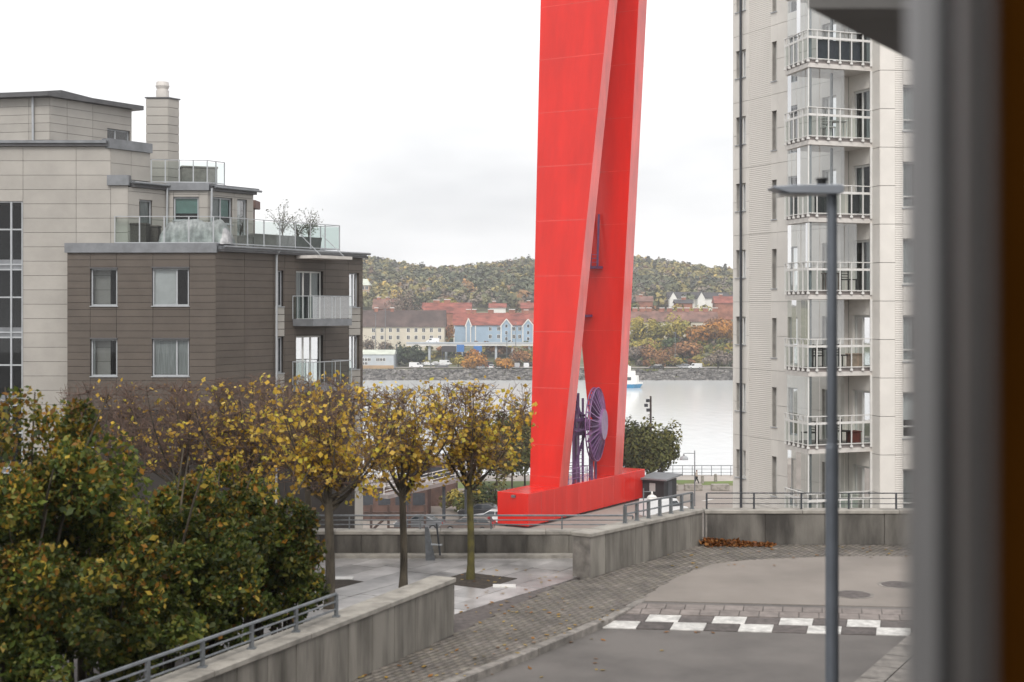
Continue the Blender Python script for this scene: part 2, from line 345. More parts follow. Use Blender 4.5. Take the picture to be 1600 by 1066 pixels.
def railing(label, pts, h, nrails, post, r=.018, mat_=None, spacing=None, flat=False, group=None, offset=.0, name='railing', knob=False):
    mat_ = mat_ or M['steel']; t = thing(name, pts[0], label, 'railing', group)
    for p, q in zip(pts[:-1], pts[1:]):
        for i in range(nrails):
            z = h * (1 - i / nrails) if nrails > 1 else h
            a, b = p + UP * z, q + UP * z
            (MB().bar(a, b, .045, .03) if flat and i == 0 else MB().tube(a, b, r if i == 0 else r * .65, n=6)).build('handrail' if i == 0 else 'rail', mat_, t)
        L = (q - p).length; n = max(1, round(L / spacing))
        for i in range(n + 1):
            if i == 0 and p is not pts[0]: continue
            c = p + (q - p) * (i / n)
            m = MB(); u = (q - p).normalized()
            if post[0] == 'flat':
                m.bar(c + UP * .0, c + UP * (h - .01), post[2], post[1], up=u); m.box(c.x - .05, c.x + .05, c.y - .05, c.y + .05, c.z, c.z + .012)
            else: m.tube(c, c + UP * (h - .005), post[1], n=6)
            m.build('post', mat_, t)
    return t
def wl(w, s, off): t, p, u, n, L, hh = w; return p + u * s + n * off + UP * hh(s)
# railing on the left wall ends short of its free end
s_end = 3.0
railing('grey steel railing on top of the left foreground wall', [wl(w1, 3.05, .2), wl(w1, 15.5, .2)], .30, 3, ('flat', .05, .035), .02, M['steel'], .95)
railing('grey railing with stubby posts on the wall left of the corner', [wl(w2, 1.62, .2), wl(w2, w2[4] - .1, .2)], .34, 2, ('flat', .06, .05), .024, M['steel'], .5, flat=True)
railing('thin grey railing on the dark back wall before the tower', [wl(w3, .05, .2), wl(w3, 15.8, .2)], .33, 3, ('round', .02), .013, M['darksteel'], .97)
railing('long thin railing on the wall behind the plaza', [wl(w4, .1, .25), wl(w4, 18.4, .25)], .27, 3, ('round', .016), .02, M['steel'], 1.42)
# fallen leaves
def scatter_leaves(name, label, pts, size, cols, flat=.25):
    n = len(pts); P0 = np.array(pts); ang = rng.uniform(0, 2 * np.pi, n); s = size * rng.uniform(.6, 1.3, n)
    a = np.stack([np.cos(ang), np.sin(ang), rng.normal(0, flat, n)], 1) * s[:, None]; b = np.stack([-np.sin(ang), np.cos(ang), rng.normal(0, flat, n)], 1) * (s * .7)[:, None]
    V = np.stack([P0 - a, P0 - b * .9, P0 + a, P0 + b * .9], 1).reshape(-1, 3); Fc = np.arange(4 * n).reshape(n, 4)
    c = np.array(cols)[rng.integers(0, len(cols), n)] * rng.uniform(.7, 1.2, (n, 1)); c = np.repeat(c, 4, 0)
    return tag(fast_mesh(name, V, Fc, M['leaf'], cols=c), label, 'leaves', kind='stuff')
pile = []
for i in range(1500):
    t = random.random() ** 1.3; x = 4.0 + t * 1.35 + random.gauss(0, .05); y = 29.36 - abs(random.gauss(0, .12)); z = .005 + max(0, .13 * (1 - t) - (29.36 - y) * .35) * random.random()
    if y < 29.385: pile.append((x, y, z + .012))
scatter_leaves('leaf_pile', 'rusty fallen leaves heaped along the foot of the back wall', pile, .045, [(.30, .11, .03), (.22, .075, .02), (.36, .16, .05), (.14, .06, .02)], .5)
sc_ = []
for i in range(150):
    p = kerb_pts[2] + D * random.uniform(-6, 3) - E * abs(random.gauss(0, 1.2)) + E * .1
    sc_.append((p.x, p.y, .016))
for i in range(60): sc_.append((random.uniform(3.0, 9), 29.2 - random.random() ** 2 * 2.5, .014))
for i in range(30): p = G(random.uniform(700, 1150), random.uniform(960, 1066), RZ); sc_.append((p.x, p.y, RZ + .012))
for i in range(60): p = G(random.uniform(720, 880), random.uniform(885, 960), 0); sc_.append((p.x, p.y, .012))
scatter_leaves('fallen_leaves', 'scattered yellow leaves lying on the pavement and road', sc_, .042, [(.45, .27, .05), (.38, .17, .04), (.5, .36, .12)], .12)
# ---------------------------------------------------------------- facades
class Fr:
    def __init__(s, p, u):
        s.p = Vector((p[0], p[1], 0)); s.u = Vector((u[0], u[1], 0)).normalized(); n = Vector((s.u.y, -s.u.x, 0)); s.n = n if n.dot(-s.p) > 0 else -n
    def a(s, px):
        k = (px - 800) / F; return (k * s.p.y - s.p.x) / (s.u.x - k * s.u.y)
    def Y(s, a): return s.p.y + s.u.y * a
    def z(s, px, py): return zat(py, s.Y(s.a(px)))
    def pt(s, a, o, z): v = s.p + s.u * a + s.n * o; return Vector((v.x, v.y, z))
    def box(s, mb, a0, a1, o0, o1, z0, z1, m=0):
        c = [s.pt(a0, o0, z0), s.pt(a1, o0, z0), s.pt(a1, o1, z0), s.pt(a0, o1, z0)]
        return mb.hexa(c + [Vector((v.x, v.y, z1)) for v in c], m)
    def rect(s, x0, y0, x1, y1): xm = (x0 + x1) / 2; return (s.a(x0), s.a(x1), s.z(xm, y1), s.z(xm, y0))
def carve(rect, holes):
    a0, a1, z0, z1 = rect; hs = [h for h in holes if h[0] < a1 and h[1] > a0 and h[2] < z1 and h[3] > z0]
    if not hs: return [rect]
    A = sorted({a0, a1, *[min(max(v, a0), a1) for h in hs for v in h[:2]]}); Z = sorted({z0, z1, *[min(max(v, z0), z1) for h in hs for v in h[2:]]})
    out = []
    for x0, x1 in zip(A[:-1], A[1:]):
        col = []
        for y0, y1 in zip(Z[:-1], Z[1:]):
            cx, cy = (x0 + x1) / 2, (y0 + y1) / 2
            if any(h[0] < cx < h[1] and h[2] < cy < h[3] for h in hs): continue
            if col and abs(col[-1][3] - y0) < 1e-6: col[-1] = (x0, x1, col[-1][2], y1)
            else: col.append((x0, x1, y0, y1))
        out += col
    return [r for r in out if r[1] - r[0] > .004 and r[3] - r[2] > .004]
def facade(fr, rect, rows, cols, holes, pm, bm_, parent, gap=.0075, th=.03, back=.25, pname='facade_panel', stag=False):
    a0, a1, z0, z1 = rect; mb = MB()
    for r in carve(rect, holes): fr.box(mb, r[0], r[1], -back, -th, r[2], r[3])
    w = mb.build('wall', bm_, parent)
    zs = rows if hasattr(rows, '__len__') else [z0 + (z1 - z0) * i / max(1, round((z1 - z0) / rows)) for i in range(max(1, round((z1 - z0) / rows)) + 1)]
    As = [a0] + [c for c in cols if a0 + .1 < c < a1 - .1] + [a1]
    for i, (y0, y1) in enumerate(zip(zs[:-1], zs[1:])):
        for x0, x1 in zip(As[:-1], As[1:]):
            pcs = carve((x0 + gap, x1 - gap, y0 + gap, y1 - gap), [(h[0] - .012, h[1] + .012, h[2] - .012, h[3] + .012) for h in holes])
            if not pcs: continue
            o = random.uniform(-.002, .002)
            for q in pcs: m = MB(); fr.box(m, q[0], q[1], -th, o, q[2], q[3]); m.build(pname, pm, w)
    return w
def window(fr, h, parent, cols=(0, 1), rows=(0, 1), inset=.09, fw=.06, fm='frame', back=None, cover=None, sill=True, glassm='glass', name='window', depth=1.2, hood=False):
    """framed window in hole h; cols / rows: mullion fractions; cover: list of (c0, c1, r0, r1, material)"""
    a0, a1, z0, z1 = h; m = MB()
    for c in cols:
        x = a0 + (a1 - a0) * c; x0, x1 = (x, x + fw) if c == 0 else (x - fw, x) if c == 1 else (x - fw / 2, x + fw / 2)
        fr.box(m, x0, x1, -inset - .05, -inset, z0 + fw + .001, z1 - fw - .001)
    for r in rows:
        z = z0 + (z1 - z0) * r; y0, y1 = (z, z + fw) if r == 0 else (z - fw, z) if r == 1 else (z - fw * .4, z + fw * .4)
        fr.box(m, a0, a1, -inset - .052, -inset + .002, y0, y1)
    w = m.build(name, M[fm], parent)
    g = MB().add([fr.pt(a0 + .01, -inset - .03, z0 + .01), fr.pt(a1 - .01, -inset - .03, z0 + .01), fr.pt(a1 - .01, -inset - .03, z1 - .01), fr.pt(a0 + .01, -inset - .03, z1 - .01)], [(0, 1, 2, 3)]).build('pane', M[glassm], w)
    b = MB(); i0, i1 = -depth, -inset - .06
    c = [fr.pt(a0 - .02, i0, z0 - .02), fr.pt(a1 + .02, i0, z0 - .02), fr.pt(a1 + .02, i1, z0 - .02), fr.pt(a0 - .02, i1, z0 - .02)]; c += [Vector((v.x, v.y, z1 + .02)) for v in c]
    b.add(c, [(3, 2, 1, 0), (4, 5, 6, 7), (0, 1, 5, 4), (1, 2, 6, 5), (3, 0, 4, 7)]); b.build('room', M[back or 'room'], w)
    for (c0, c1, r0, r1, mm) in (cover or []):
        m = MB(); fr.box(m, a0 + (a1 - a0) * c0, a0 + (a1 - a0) * c1, -inset - .12, -inset - .10, z0 + (z1 - z0) * r0, z0 + (z1 - z0) * r1); m.build('blind', M[mm], w)
    if sill:
        m = MB(); fr.box(m, a0 - .04, a1 + .04, -.1, .05, z0 - .035, z0 - .002); m.build('sill', M['frame'], w)
    if hood:
        m = MB(); fr.box(m, a0 - .03, a1 + .03, -.06, .05, z1 + .002, z1 + .05); m.build('hood', M['zincdark'], w)
    return w
def fbox(fr, name, m, parent, a0, a1, o0, o1, z0, z1, bevel=0):
    mb = MB(); fr.box(mb, a0, a1, o0, o1, z0, z1); return mb.build(name, M[m], parent, bevel=bevel)

QZ = EYE - 21.0                    # quay level
# ================================================================ apartment building on the left
YB = 57.6
apt = thing('apartment_building', (-15, YB + 4, QZ), 'stepped apartment block, brown lower floors and cream upper floors, left', 'building')
frB = Fr(((105 - 800) * YB / F, YB), (1, 0))                           # brown front
cornerB = ((337 - 800) * YB / F, YB)
frR = Fr(cornerB, (D.x, D.y))                                          # brown right flank
Lr = frR.a(567)
zt = zat(395, YB); zcap = zat(380, YB)
row = .288
rowsB = [zt - i * row for i in range(23)][::-1]
wins = [(142, 420, 183, 478), (238, 419, 295, 478), (142, 530, 183, 588), (238, 530, 295, 588), (142, 640, 183, 698), (238, 640, 295, 698)]
hol = [frB.rect(*w) for w in wins]
aC = frB.a(337)
facade(frB, (0, aC, rowsB[0], zt), rowsB, [frB.a(141), frB.a(182), frB.a(239), frB.a(296)], hol, M['brown'], M['brownback'], apt)
for i, h in enumerate(hol):
    if i % 2 == 0: window(frB, h, apt, fm='frame', hood=True, cover=[(.0, .12, 0, 1, 'curtain')] if i else None)
    else: window(frB, h, apt, cols=(0, .66, 1), hood=True, cover=[(.03, .64, .0, 1, 'blind')] if i == 1 else [(.03, .64, .05, 1, 'curtain'), (.68, .98, .05, 1, 'curtain')])
fbox(frB, 'lower_wall', 'brownback', apt, 0, aC, -.3, -.004, QZ, rowsB[0])
MB().prism([frB.pt(0, -.31, 0)[:2], frB.pt(aC - .15, -.31, 0)[:2], frR.pt(Lr, -.31, 0)[:2], frR.pt(Lr, -7, 0)[:2], frB.pt(0, -9, 0)[:2]], QZ, QZ + .5).build('floor_base', M['brownback'], apt)
# flank: narrow windows with cream panels, balcony doors
nwL, nwR = (431, 423, 443, 479), (546, 427, 561, 480)
hR = []
for dy in (0, 104, 208): hR.append(frR.rect(431, 423 + dy, 443, 479 + dy))
for dy in (0, 97, 194): hR.append(frR.rect(546, 427 + dy, 561, 480 + dy))
for dy in (0, 101, 202): hR.append(frR.rect(463, 424 + dy, 505, 500 + dy))
creamp = [frR.rect(430, 480 + dy, 444.5, 526 + dy) for dy in (0, 104)] + [frR.rect(545, 481 + dy, 563, 524 + dy) for dy in (0, 97, 194)]
ztR = zt + .05
rowsR = [ztR - i * row for i in range(24)][::-1]
facade(frR, (0, Lr, rowsR[0], ztR), rowsR, [frR.a(382), frR.a(427), frR.a(445), frR.a(461), frR.a(508), frR.a(544)], hR + creamp, M['brown'], M['brownback'], apt)
for h in hR[:6]: window(frR, h, apt, cols=(0, .55, 1), inset=.12, cover=[(.05, .5, 0, 1, 'curtain')], fw=.06)
for h in hR[6:]: window(frR, h, apt, cols=(0, .34, .62, 1), inset=.14, fm='whiteframe', cover=[(.04, .3, 0, 1, 'curtain'), (.66, .95, 0, 1, 'curtain')], fw=.07, sill=False, name='balcony_door')
for h in creamp:
    for i in range(4):
        z0 = h[2] + (h[3] - h[2]) * i / 4; z1 = h[2] + (h[3] - h[2]) * (i + 1) / 4
        fbox(frR, 'cream_panel', 'cream', apt, h[0] + .012, h[1] - .012, -.2, .012, z0 + .012, z1 - .012)
fbox(frR, 'lower_wall', 'brownback', apt, .01, Lr - .6, -.3, -.006, QZ, rowsR[0])
fbox(frR, 'pillar', 'cream', apt, Lr - .58, Lr, -.5, .01, QZ, rowsR[0] - .01)
frE = Fr(frR.pt(Lr, 0, 0)[:2], (-E.x, -E.y)); mb = MB(); mb.prism([xy(frR.pt(Lr - .02, -.05, 0)), xy(frR.pt(Lr - .02, -7, 0)), xy(frR.pt(Lr - .3, -7, 0)), xy(frR.pt(Lr - .3, -.05, 0))], QZ, ztR); mb.build('end_wall', M['brown'], apt)
# roof of the brown part: zinc fascia on the front, gutter and eave along the flank, decking
fbox(frB, 'zinc_fascia', 'zinc', apt, -.08, aC + .06, -.3, .1, zt + .002, zcap)
fbox(frR, 'eave', 'zincdark', apt, .1, Lr + .12, -.4, .22, ztR + .003, ztR + .10)
fbox(frR, 'fascia', 'zinc', apt, .1, Lr + .10, -.4, .16, ztR + .101, ztR + .24)
MB().tube(frR.pt(.2, .27, ztR + .2), frR.pt(Lr + .2, .27, ztR + .2), .055, n=8).build('gutter', M['zinc'], apt)
MB().prism([xy(frB.pt(0.02, -.29, 0)), xy(frB.pt(aC - .17, -.29, 0)), xy(frR.pt(Lr, -.3, 0)), xy(frR.pt(Lr, -7.2, 0)), xy(frB.pt(0, -9, 0))], zcap - .35, zcap - .05).build('roof_deck', M['zincdark'], apt)
mb = MB(); mb.tube(frR.pt(frR.a(429.5), .1, ztR + .12), frR.pt(frR.a(429.5), .06, QZ), .045, n=8); mb.tube(frR.pt(frR.a(429.5), .27, ztR + .17), frR.pt(frR.a(429.5), .1, ztR - .05), .045, n=8); mb.build('downpipe', M['frame'], apt)
# canopy over the upper balcony with two stay rods
ca0, ca1 = frR.a(463), frR.a(519); zc = frR.z(480, 402)
fbox(frR, 'canopy', 'slabwhite', apt, ca0, ca1, .0, 1.15, zc - .08, zc + .05)
for q in (479, 526):
    b = Vector(P(q, 388 if q < 500 else 386, frR.Y(frR.a(q - 12))))
    MB().tube(frR.pt(ca0 + (.5 if q < 500 else 2.1), .95, zc + .06), frR.pt(ca0 + (-.05 if q < 500 else 1.5), .2, zc + 1.0), .018, n=6).build('stay_rod', M['frame'], apt)
# two glazed balconies on the flank
for dy in (0, 101):
    a0 = frR.a(463) - .25; a1 = frR.a(506) + .55; zf = frR.z(485, 509 + dy) ; zr = frR.z(485, 463 + dy); o = 1.15
    bal = MB(); frR.box(bal, a0, a1, 0.02, o, zf, zf + .30); bal = bal.build('balcony', M['zinc'], apt)
    m = MB()
    for (x, q) in [(a0, .02), (a0, .3), (a0, .6), (a0, .9), (a0, o), (a0 + .75, o), (a0 + 1.5, o), (a1 - .02, o), (a1, .5), (a1, .02)]: m.tube(frR.pt(x, q, zf + .3), frR.pt(x, q, zr), .018, n=6)
    for p, q in [((a0, .02), (a0, o)), ((a0, o), (a1, o)), ((a1, o), (a1, .02))]: m.bar(frR.pt(*p, zr), frR.pt(*q, zr), .05, .035)
    m.build('balcony_railing', M['frame'], bal)
    for p, q in [((a0, .05), (a0, o - .02)), ((a0 + .02, o), (a1 - .02, o))]:
        MB().add([frR.pt(*p, zf + .32), frR.pt(*q, zf + .32), frR.pt(*q, zr - .03), frR.pt(*p, zr - .03)], [(0, 1, 2, 3)]).build('glass_panel', M['glass2'], bal)
# cream main wall
YW = 58.0
frM = Fr(((-140 - 800) * YW / F, YW), (1, 0)); zM = zat(229, YW); zStep = zat(290, YW)
prow = .585; rowsM = [zM - i * prow for i in range(30)][::-1]
aSt = frM.a(36); aEd = frM.a(173); aE2 = frM.a(200)
stair = (frM.a(-120), aSt - .02, zat(800, YW), zat(315, YW))
facade(frM, (0, aEd, rowsM[0], zM), rowsM, [frM.a(-50), aSt, frM.a(119)], [stair], M['cream'], M['creamback'], apt)
rowsM2 = [r for r in rowsM if r < zStep - .2 and r > zcap - .7] + [zStep]
facade(frM, (aEd, aE2, rowsM2[0], zStep), rowsM2, [], [], M['cream'], M['creamback'], apt)
fbox(frM, 'lower_wall', 'creamback', apt, 0, frM.a(104), -.3, -.01, QZ, rowsM[0])
# glazed stairwell with mullions and spandrels
per = 106 * YW / F; mb = MB()
for px in (-118, -70, -20, 17, 34.5): a = frM.a(px); frM.box(mb, a - .035, a + .035, -.14, -.03, stair[2], stair[3])
sw = mb.build('stair_window', M['frame'], apt)
for k in range(5):
    zb = stair[3] - k * per
    for off in (0, 1.13, 2.56): 
        if zb - off > stair[2]: fbox(frM, 'transom', 'frame', sw, stair[0], aSt - .03, -.135, -.035, zb - off - .04, zb - off + .02)
    z1 = zb - 3.42 * per / 2.767
    if zb - 2.56 - .9 > stair[2]:
        fbox(frM, 'transom', 'frame', sw, stair[0], aSt - .03, -.135, -.035, zb - 2.56 - .03 - .0, zb - 2.56 + .0) if False else None
        fbox(frM, 'spandrel', 'zinc', sw, stair[0], aSt - .03, -.13, -.07, zb - per + .02, zb - per + .40)
    a, b = frM.a(-118), frM.a(34)
    for (p, q) in zip((-118, -70, -20, 17), (-70, -20, 17, 34.5)):
        c0, c1 = frM.a(p) + .03, frM.a(q) - .03
        MB().add([frM.pt(c0, -.09, zb - 2.35), frM.pt(c1, -.09, zb - 2.35), frM.pt(c1, -.09, zb), frM.pt(c0, -.09, zb)], [(0, 1, 2, 3)]).build('pane', M['glass'], sw)
MB().add([frM.pt(stair[0], -2, stair[2]), frM.pt(aSt, -2, stair[2]), frM.pt(aSt, -2, stair[3]), frM.pt(stair[0], -2, stair[3]), frM.pt(aSt, -.2, stair[2]), frM.pt(aSt, -.2, stair[3]), frM.pt(stair[0], -.2, stair[3])], [(0, 1, 2, 3), (1, 4, 5, 2), (3, 2, 5, 6)]).build('stair_room', M['room'], sw)
fbox(frM, 'eave', 'zincdark', apt, 0, aEd - .1, -.5, .14, zM + .003, zM + .12)
fbox(frM, 'eave_fascia', 'zinc', apt, 0, aEd - .12, -.5, .22, zM + .121, zM + .23)
# step 1: short cream return with zinc caps
frS = Fr((aEd + frM.p.x, YW), (D.x, D.y)); aS = frS.a(235)
zS1 = zat(232, YW); zS0 = zat(276, YW)
facade(frS, (0.01, aS, zS0 - .05, zS1), [zS0 - .05, zS0 + .56, zS1], [frS.a(205)], [], M['cream'], M['creamback'], apt)
fbox(frS, 'zinc_cap', 'zinc', apt, -.12, aS + .05, -.4, .08, zS1 + .003, zS1 + .40)
MB().prism([xy(frM.pt(0, -.5, 0)), xy(frM.pt(aEd - .2, -.5, 0)), xy(frS.pt(aS, -.35, 0)), xy(frS.pt(aS, -7, 0)), xy(frM.pt(0, -9, 0))], zM - .3, zM + .05).build('main_roof', M['zincdark'], apt)
# penthouse storey on the terrace, zigzag plan
z0p = zcap - .06; z1p = zat(292, YW)
frP1 = Fr((aE2 + frM.p.x, YW), (D.x, D.y)); aP1 = frP1.a(262)
p2 = frP1.pt(aP1, 0, 0); frP2 = Fr(xy(p2), (1, 0)); aP2 = frP2.a(325)
p3 = frP2.pt(aP2, 0, 0); frP3 = Fr(xy(p3), (D.x, D.y)); aP3 = frP3.a(396)
h1 = [frP1.rect(218, 313, 238, 374)]; h1[0] = (*h1[0][:2], z0p + .05, h1[0][3])
zrows = [z0p + i * .55 for i in range(5)] ; zrows = [z for z in zrows if z < z1p - .15] + [z1p]
facade(frP1, (.01, aP1, z0p, z1p), zrows, [], h1, M['cream'], M['creamback'], apt)
window(frP1, h1[0], apt, sill=False, name='terrace_door', cover=[(.3, 1, 0, 1, 'curtain')])
h2 = [frP2.rect(271, 308, 310, 345)]
facade(frP2, (.01, aP2, z0p, z1p), zrows, [frP2.a(271), frP2.a(311)], h2, M['cream'], M['creamback'], apt)
window(frP2, h2[0], apt, cover=[(.03, .97, .32, 1, 'greenblind')])
h3 = [frP3.rect(330, 309, 363, 350), frP3.rect(371, 312, 386, 372)]; h3[1] = (*h3[1][:2], z0p + .05, h3[1][3])
facade(frP3, (.01, aP3, z0p, z1p), zrows, [frP3.a(367)], h3, M['cream'], M['creamback'], apt)
window(frP3, h3[0], apt, cols=(0, .5, 1), cover=[(.05, .5, 0, 1, 'curtain'), (.52, .97, .3, 1, 'greenblind')]); window(frP3, h3[1], apt, sill=False, cover=[(.05, .6, 0, 1, 'curtain')], name='terrace_door')
fbox(frM, 'zinc_cap', 'zinc', apt, aEd - .12, aE2 + .06, -.3, .12, zStep + .004, zStep + .42)
fbox(frP1, 'fascia', 'zincdark', apt, .16, aP1 - .02, -.3, .10, z1p + .003, z1p + .17)
MB().tube(frP1.pt(.2, .17, z1p + .19), frP1.pt(aP1 - .05, .17, z1p + .19), .055).build('gutter', M['zinc'], apt)
fbox(frP2, 'zinc_cap', 'zinc', apt, -.02, aP2 + .06, -.4, .12, z1p + .004, z1p + .32)
fbox(frP3, 'fascia', 'zincdark', apt, .12, aP3 + .1, -.4, .12, z1p + .003, z1p + .2)
fbox(frP3, 'eave_cap', 'zinc', apt, .13, aP3 + .16, -.4, .2, z1p + .202, z1p + .27)
MB().tube(frP3.pt(.2, .2, z1p + .16), frP3.pt(aP3 + .3, .2, z1p + .16), .05).build('gutter', M['zinc'], apt)
for fr_, a_ in ((frP1, aP1 - .12), (frP3, .12)): MB().tube(fr_.pt(a_, .1, z1p + .1), fr_.pt(a_, .06, z0p), .045).build('downpipe', M['frame'], apt)
MB().prism([xy(frP1.pt(.1, -.3, 0)), xy(frP1.pt(aP1 - .1, -.3, 0)), xy(frP2.pt(aP2 - .1, -.41, 0)), xy(frP3.pt(aP3, -.41, 0)), xy(frP3.pt(aP3, -4.5, 0)), xy(frP1.pt(.1, -6, 0))], z1p + .02, z1p + .30).build('upper_deck', M['zinc'], apt)
MB().prism([xy(frP3.pt(aP3, -.05, 0)), xy(frP3.pt(aP3, -4.5, 0)), xy(frP3.pt(aP3 - .25, -4.5, 0)), xy(frP3.pt(aP3 - .25, -.05, 0))], z0p, z1p).build('end_wall', M['cream'], apt)
# small pergola at the end of the penthouse
mb = MB(); pe = P3 = frP3.pt(aP3 + .9, -1.2, z0p)
for dx, dy in ((0, 0), (.55, .1), (.3, .9)): mb.tube((pe.x + dx - .25, pe.y + dy, z0p), (pe.x + dx - .25, pe.y + dy, z0p + 2.1), .035)
mb.box(pe.x - .75, pe.x + .4, pe.y - .15, pe.y + 1.1, z0p + 1.9, z0p + 2.25); mb.build('pergola', mat('pergola_brown', (.16, .10, .085), .7), apt)
# chimney
YC = 61.5; frC = Fr(((228 - 800) * YC / F, YC), (1, 0)); aK = frC.a(263); frC2 = Fr(xy(frC.pt(aK, 0, 0)), (D.x, D.y)); aK2 = frC2.a(280)
zc0, zc1 = zat(290, YC), zat(154, YC); ch = MB().prism([xy(frC.pt(.03, -.031, 0)), xy(frC.pt(aK - .02, -.031, 0)), xy(frC2.pt(aK2 - .03, -.031, 0)), xy(frC.pt(.03, -.031, 0) + D * (aK2 - .05))], zc0 - .5, zc1).build('chimney', M['creamback'], apt)
for i in range(10):
    h = (zc1 - zc0) / 10; a, b = zc0 + i * h + .01, zc0 + (i + 1) * h - .01
    fbox(frC, 'facade_panel', 'cream', ch, .0, aK - .012, -.03, 0, a, b); fbox(frC2, 'facade_panel', 'cream', ch, .0, aK2, -.03, 0, a, b)
MB().prism([xy(frC.pt(-.04, .04, 0)), xy(frC.pt(aK + .02, .04, 0)), xy(frC2.pt(aK2 + .04, .04, 0)), xy(frC.pt(-.04, 0, 0) + D * (aK2 + .05))], zc1 + .002, zc1 + .06).build('chimney_cap', M['zincdark'], ch)
fc = P(254, 150, YC + .35); mb = MB(); zc2 = zc1 + .06
mb.tube((fc.x, fc.y, zc2), (fc.x, fc.y, zc2 + .33), .28, n=16); mb.tube((fc.x, fc.y, zc2 + .33), (fc.x, fc.y, zc2 + .40), .24, n=16); mb.tube((fc.x, fc.y, zc2 + .40), (fc.x, fc.y, zc2 + .52), .25, .3, n=16); mb.tube((fc.x, fc.y, zc2 + .52), (fc.x, fc.y, zc2 + .7), .3, .26, n=16)
mb.build('flue', M['slabwhite'], ch)
# top storey with overhanging roof
YT = 61.0; cT = ((78 - 800) * YT / F, YT); frT = Fr(cT, (D.x, D.y)); aT = frT.a(206); frTl = Fr(cT, (-1, .22)); zT1 = zat(152, YT); zT0 = zM - .1
rT = [zT0 + i * (zT1 - zT0) / 7 for i in range(8)]
hT = [frT.rect(168, 205, 203, 222)]; hT[0] = (hT[0][0], hT[0][1], zT0 + .1, frT.z(185, 203))
facade(frT, (.01, aT, zT0, zT1), rT, [frT.a(105), frT.a(145)], hT, M['cream'], M['creamback'], apt)
window(frT, hT[0], apt, cols=(0, .4, 1), sill=False)
facade(frTl, (.01, 9, zT0, zT1), rT, [1.0, 3.2, 6], [], M['cream'], M['creamback'], apt)
ro = [xy(frTl.pt(9.4, .35, 0)), xy(Vector((cT[0] + .05, cT[1] - .45, 0))), xy(frT.pt(aT + .4, .35, 0)), xy(frT.pt(aT + .4, -6, 0)), xy(frTl.pt(9.4, -6, 0))]
MB().prism(ro, [zT1 + .003] * 5, [zT1 + .2] * 5).build('roof', M['zincdark'], apt)
MB().prism([xy(frTl.pt(8.4, -.5, 0)), xy(Vector((cT[0] + .3, cT[1] + .6, 0))), xy(frT.pt(aT - .2, -.5, 0)), xy(frT.pt(aT - .3, -5, 0)), xy(frTl.pt(8, -5, 0))], [zT1 + .2] * 5, [zT1 + .21, zT1 + .40, zT1 + .23, zT1 + .45, zT1 + .4]).build('roof_top', M['zincdark'], apt)
MB().tube(frTl.pt(.75, .12, zT1 + .15), frTl.pt(.75, .08, zT0 + .2), .05).build('downpipe', M['frame'], apt)
mb = MB(); frTl.box(mb, -.02, 9, .05, .5, zT0 + .28, zT0 + .52); frT.box(mb, .02, 1.7, .05, .5, zT0 + .30, zT0 + .52); mb.build('roof_ledge', M['zinc'], apt)

# roof railings (each its own thing) and terrace objects
def glass_railing(label, pts, h, spacing):
    t = railing(label, pts, h, 1, ('flat', .05, .03), .03, M['frame'], spacing, flat=True)
    for p, q in zip(pts[:-1], pts[1:]):
        n = max(1, round((q - p).length / spacing))
        for i in range(n):
            a = p + (q - p) * ((i + .04) / n); b = p + (q - p) * ((i + .96) / n)
            MB().add([a + UP * .08, b + UP * .08, b + UP * (h - .06), a + UP * (h - .06)], [(0, 1, 2, 3)]).build('glass_panel', M['glass2'], t)
        MB().bar(p + UP * .05, q + UP * .05, .04, .04).build('bottom_rail', M['frame'], t)
    return t
zd = zcap - .03; hrail = 1.12
ra = frB.pt(frB.a(178), -.15, zd); rb = frB.pt(aC - .12, -.15, zd); rcn = frR.pt(frR.a(531), -.02, zd)
glass_railing('steel and glass railing round the roof terrace above the brown floors', [ra + Vector((0, 1.2, 0)), ra, rb, rcn, rcn - E * 2.2], hrail, .98)
ua = frS.pt(aS + .05, .0, z1p + .32); ub = P(354, 300, 61.0); ub.z = ua.z; uc = ub + D * 1.4 - E * .6
glass_railing('steel railing of the small upper roof terrace beside the chimney', [ua, Vector((-12.9, 60.2, ua.z)), Vector((-12.35, 61.1, ua.z))], .98, .62)
def solid(name, label, cat, mb, m, **k): return tag(mb.build(name, M[m] if isinstance(m, str) else m, **k), label, cat)
wick = mat('grey_wicker', (.10, .09, .082), .85, .25, 20, .5, 60)
def lidded_box(label, c, w, d, h, rot, mm):
    t = thing('storage_box', c, label, 'box'); ca, sa = math.cos(rot), math.sin(rot)
    pr = lambda x, y: (c[0] + x * ca - y * sa, c[1] + x * sa + y * ca)
    b = MB().prism([pr(-w / 2, -d / 2), pr(w / 2, -d / 2), pr(w / 2, d / 2), pr(-w / 2, d / 2)], c[2], c[2] + h * .9).build('body', mm, t, bevel=.015)
    MB().prism([pr(-w / 2 - .03, -d / 2 - .03), pr(w / 2 + .03, -d / 2 - .03), pr(w / 2 + .03, d / 2 + .03), pr(-w / 2 - .03, d / 2 + .03)], c[2] + h * .9 + .002, c[2] + h).build('lid', mm, t, bevel=.015)
    return t
tb = P(204, 376, 58.05 - .0); lidded_box('dark wicker storage box at the left end of the roof terrace', Vector((P(207, 0, 57.9).x, 57.95 + .45, zd)), 1.0, .6, .88, 0, wick)
lidded_box('second wicker storage box on the roof terrace beside the door', Vector((P(232, 0, 58.4).x, 59.1, zd)), .55, .5, .82, 0, wick)
lidded_box('grey covered box on the upper terrace right of the chimney', Vector((P(308, 0, 61.2).x, 61.4, ua.z)), 1.5, .8, .82, .4, mat('grey_cover', (.20, .19, .175), .8, .12, 5, .4, 9))
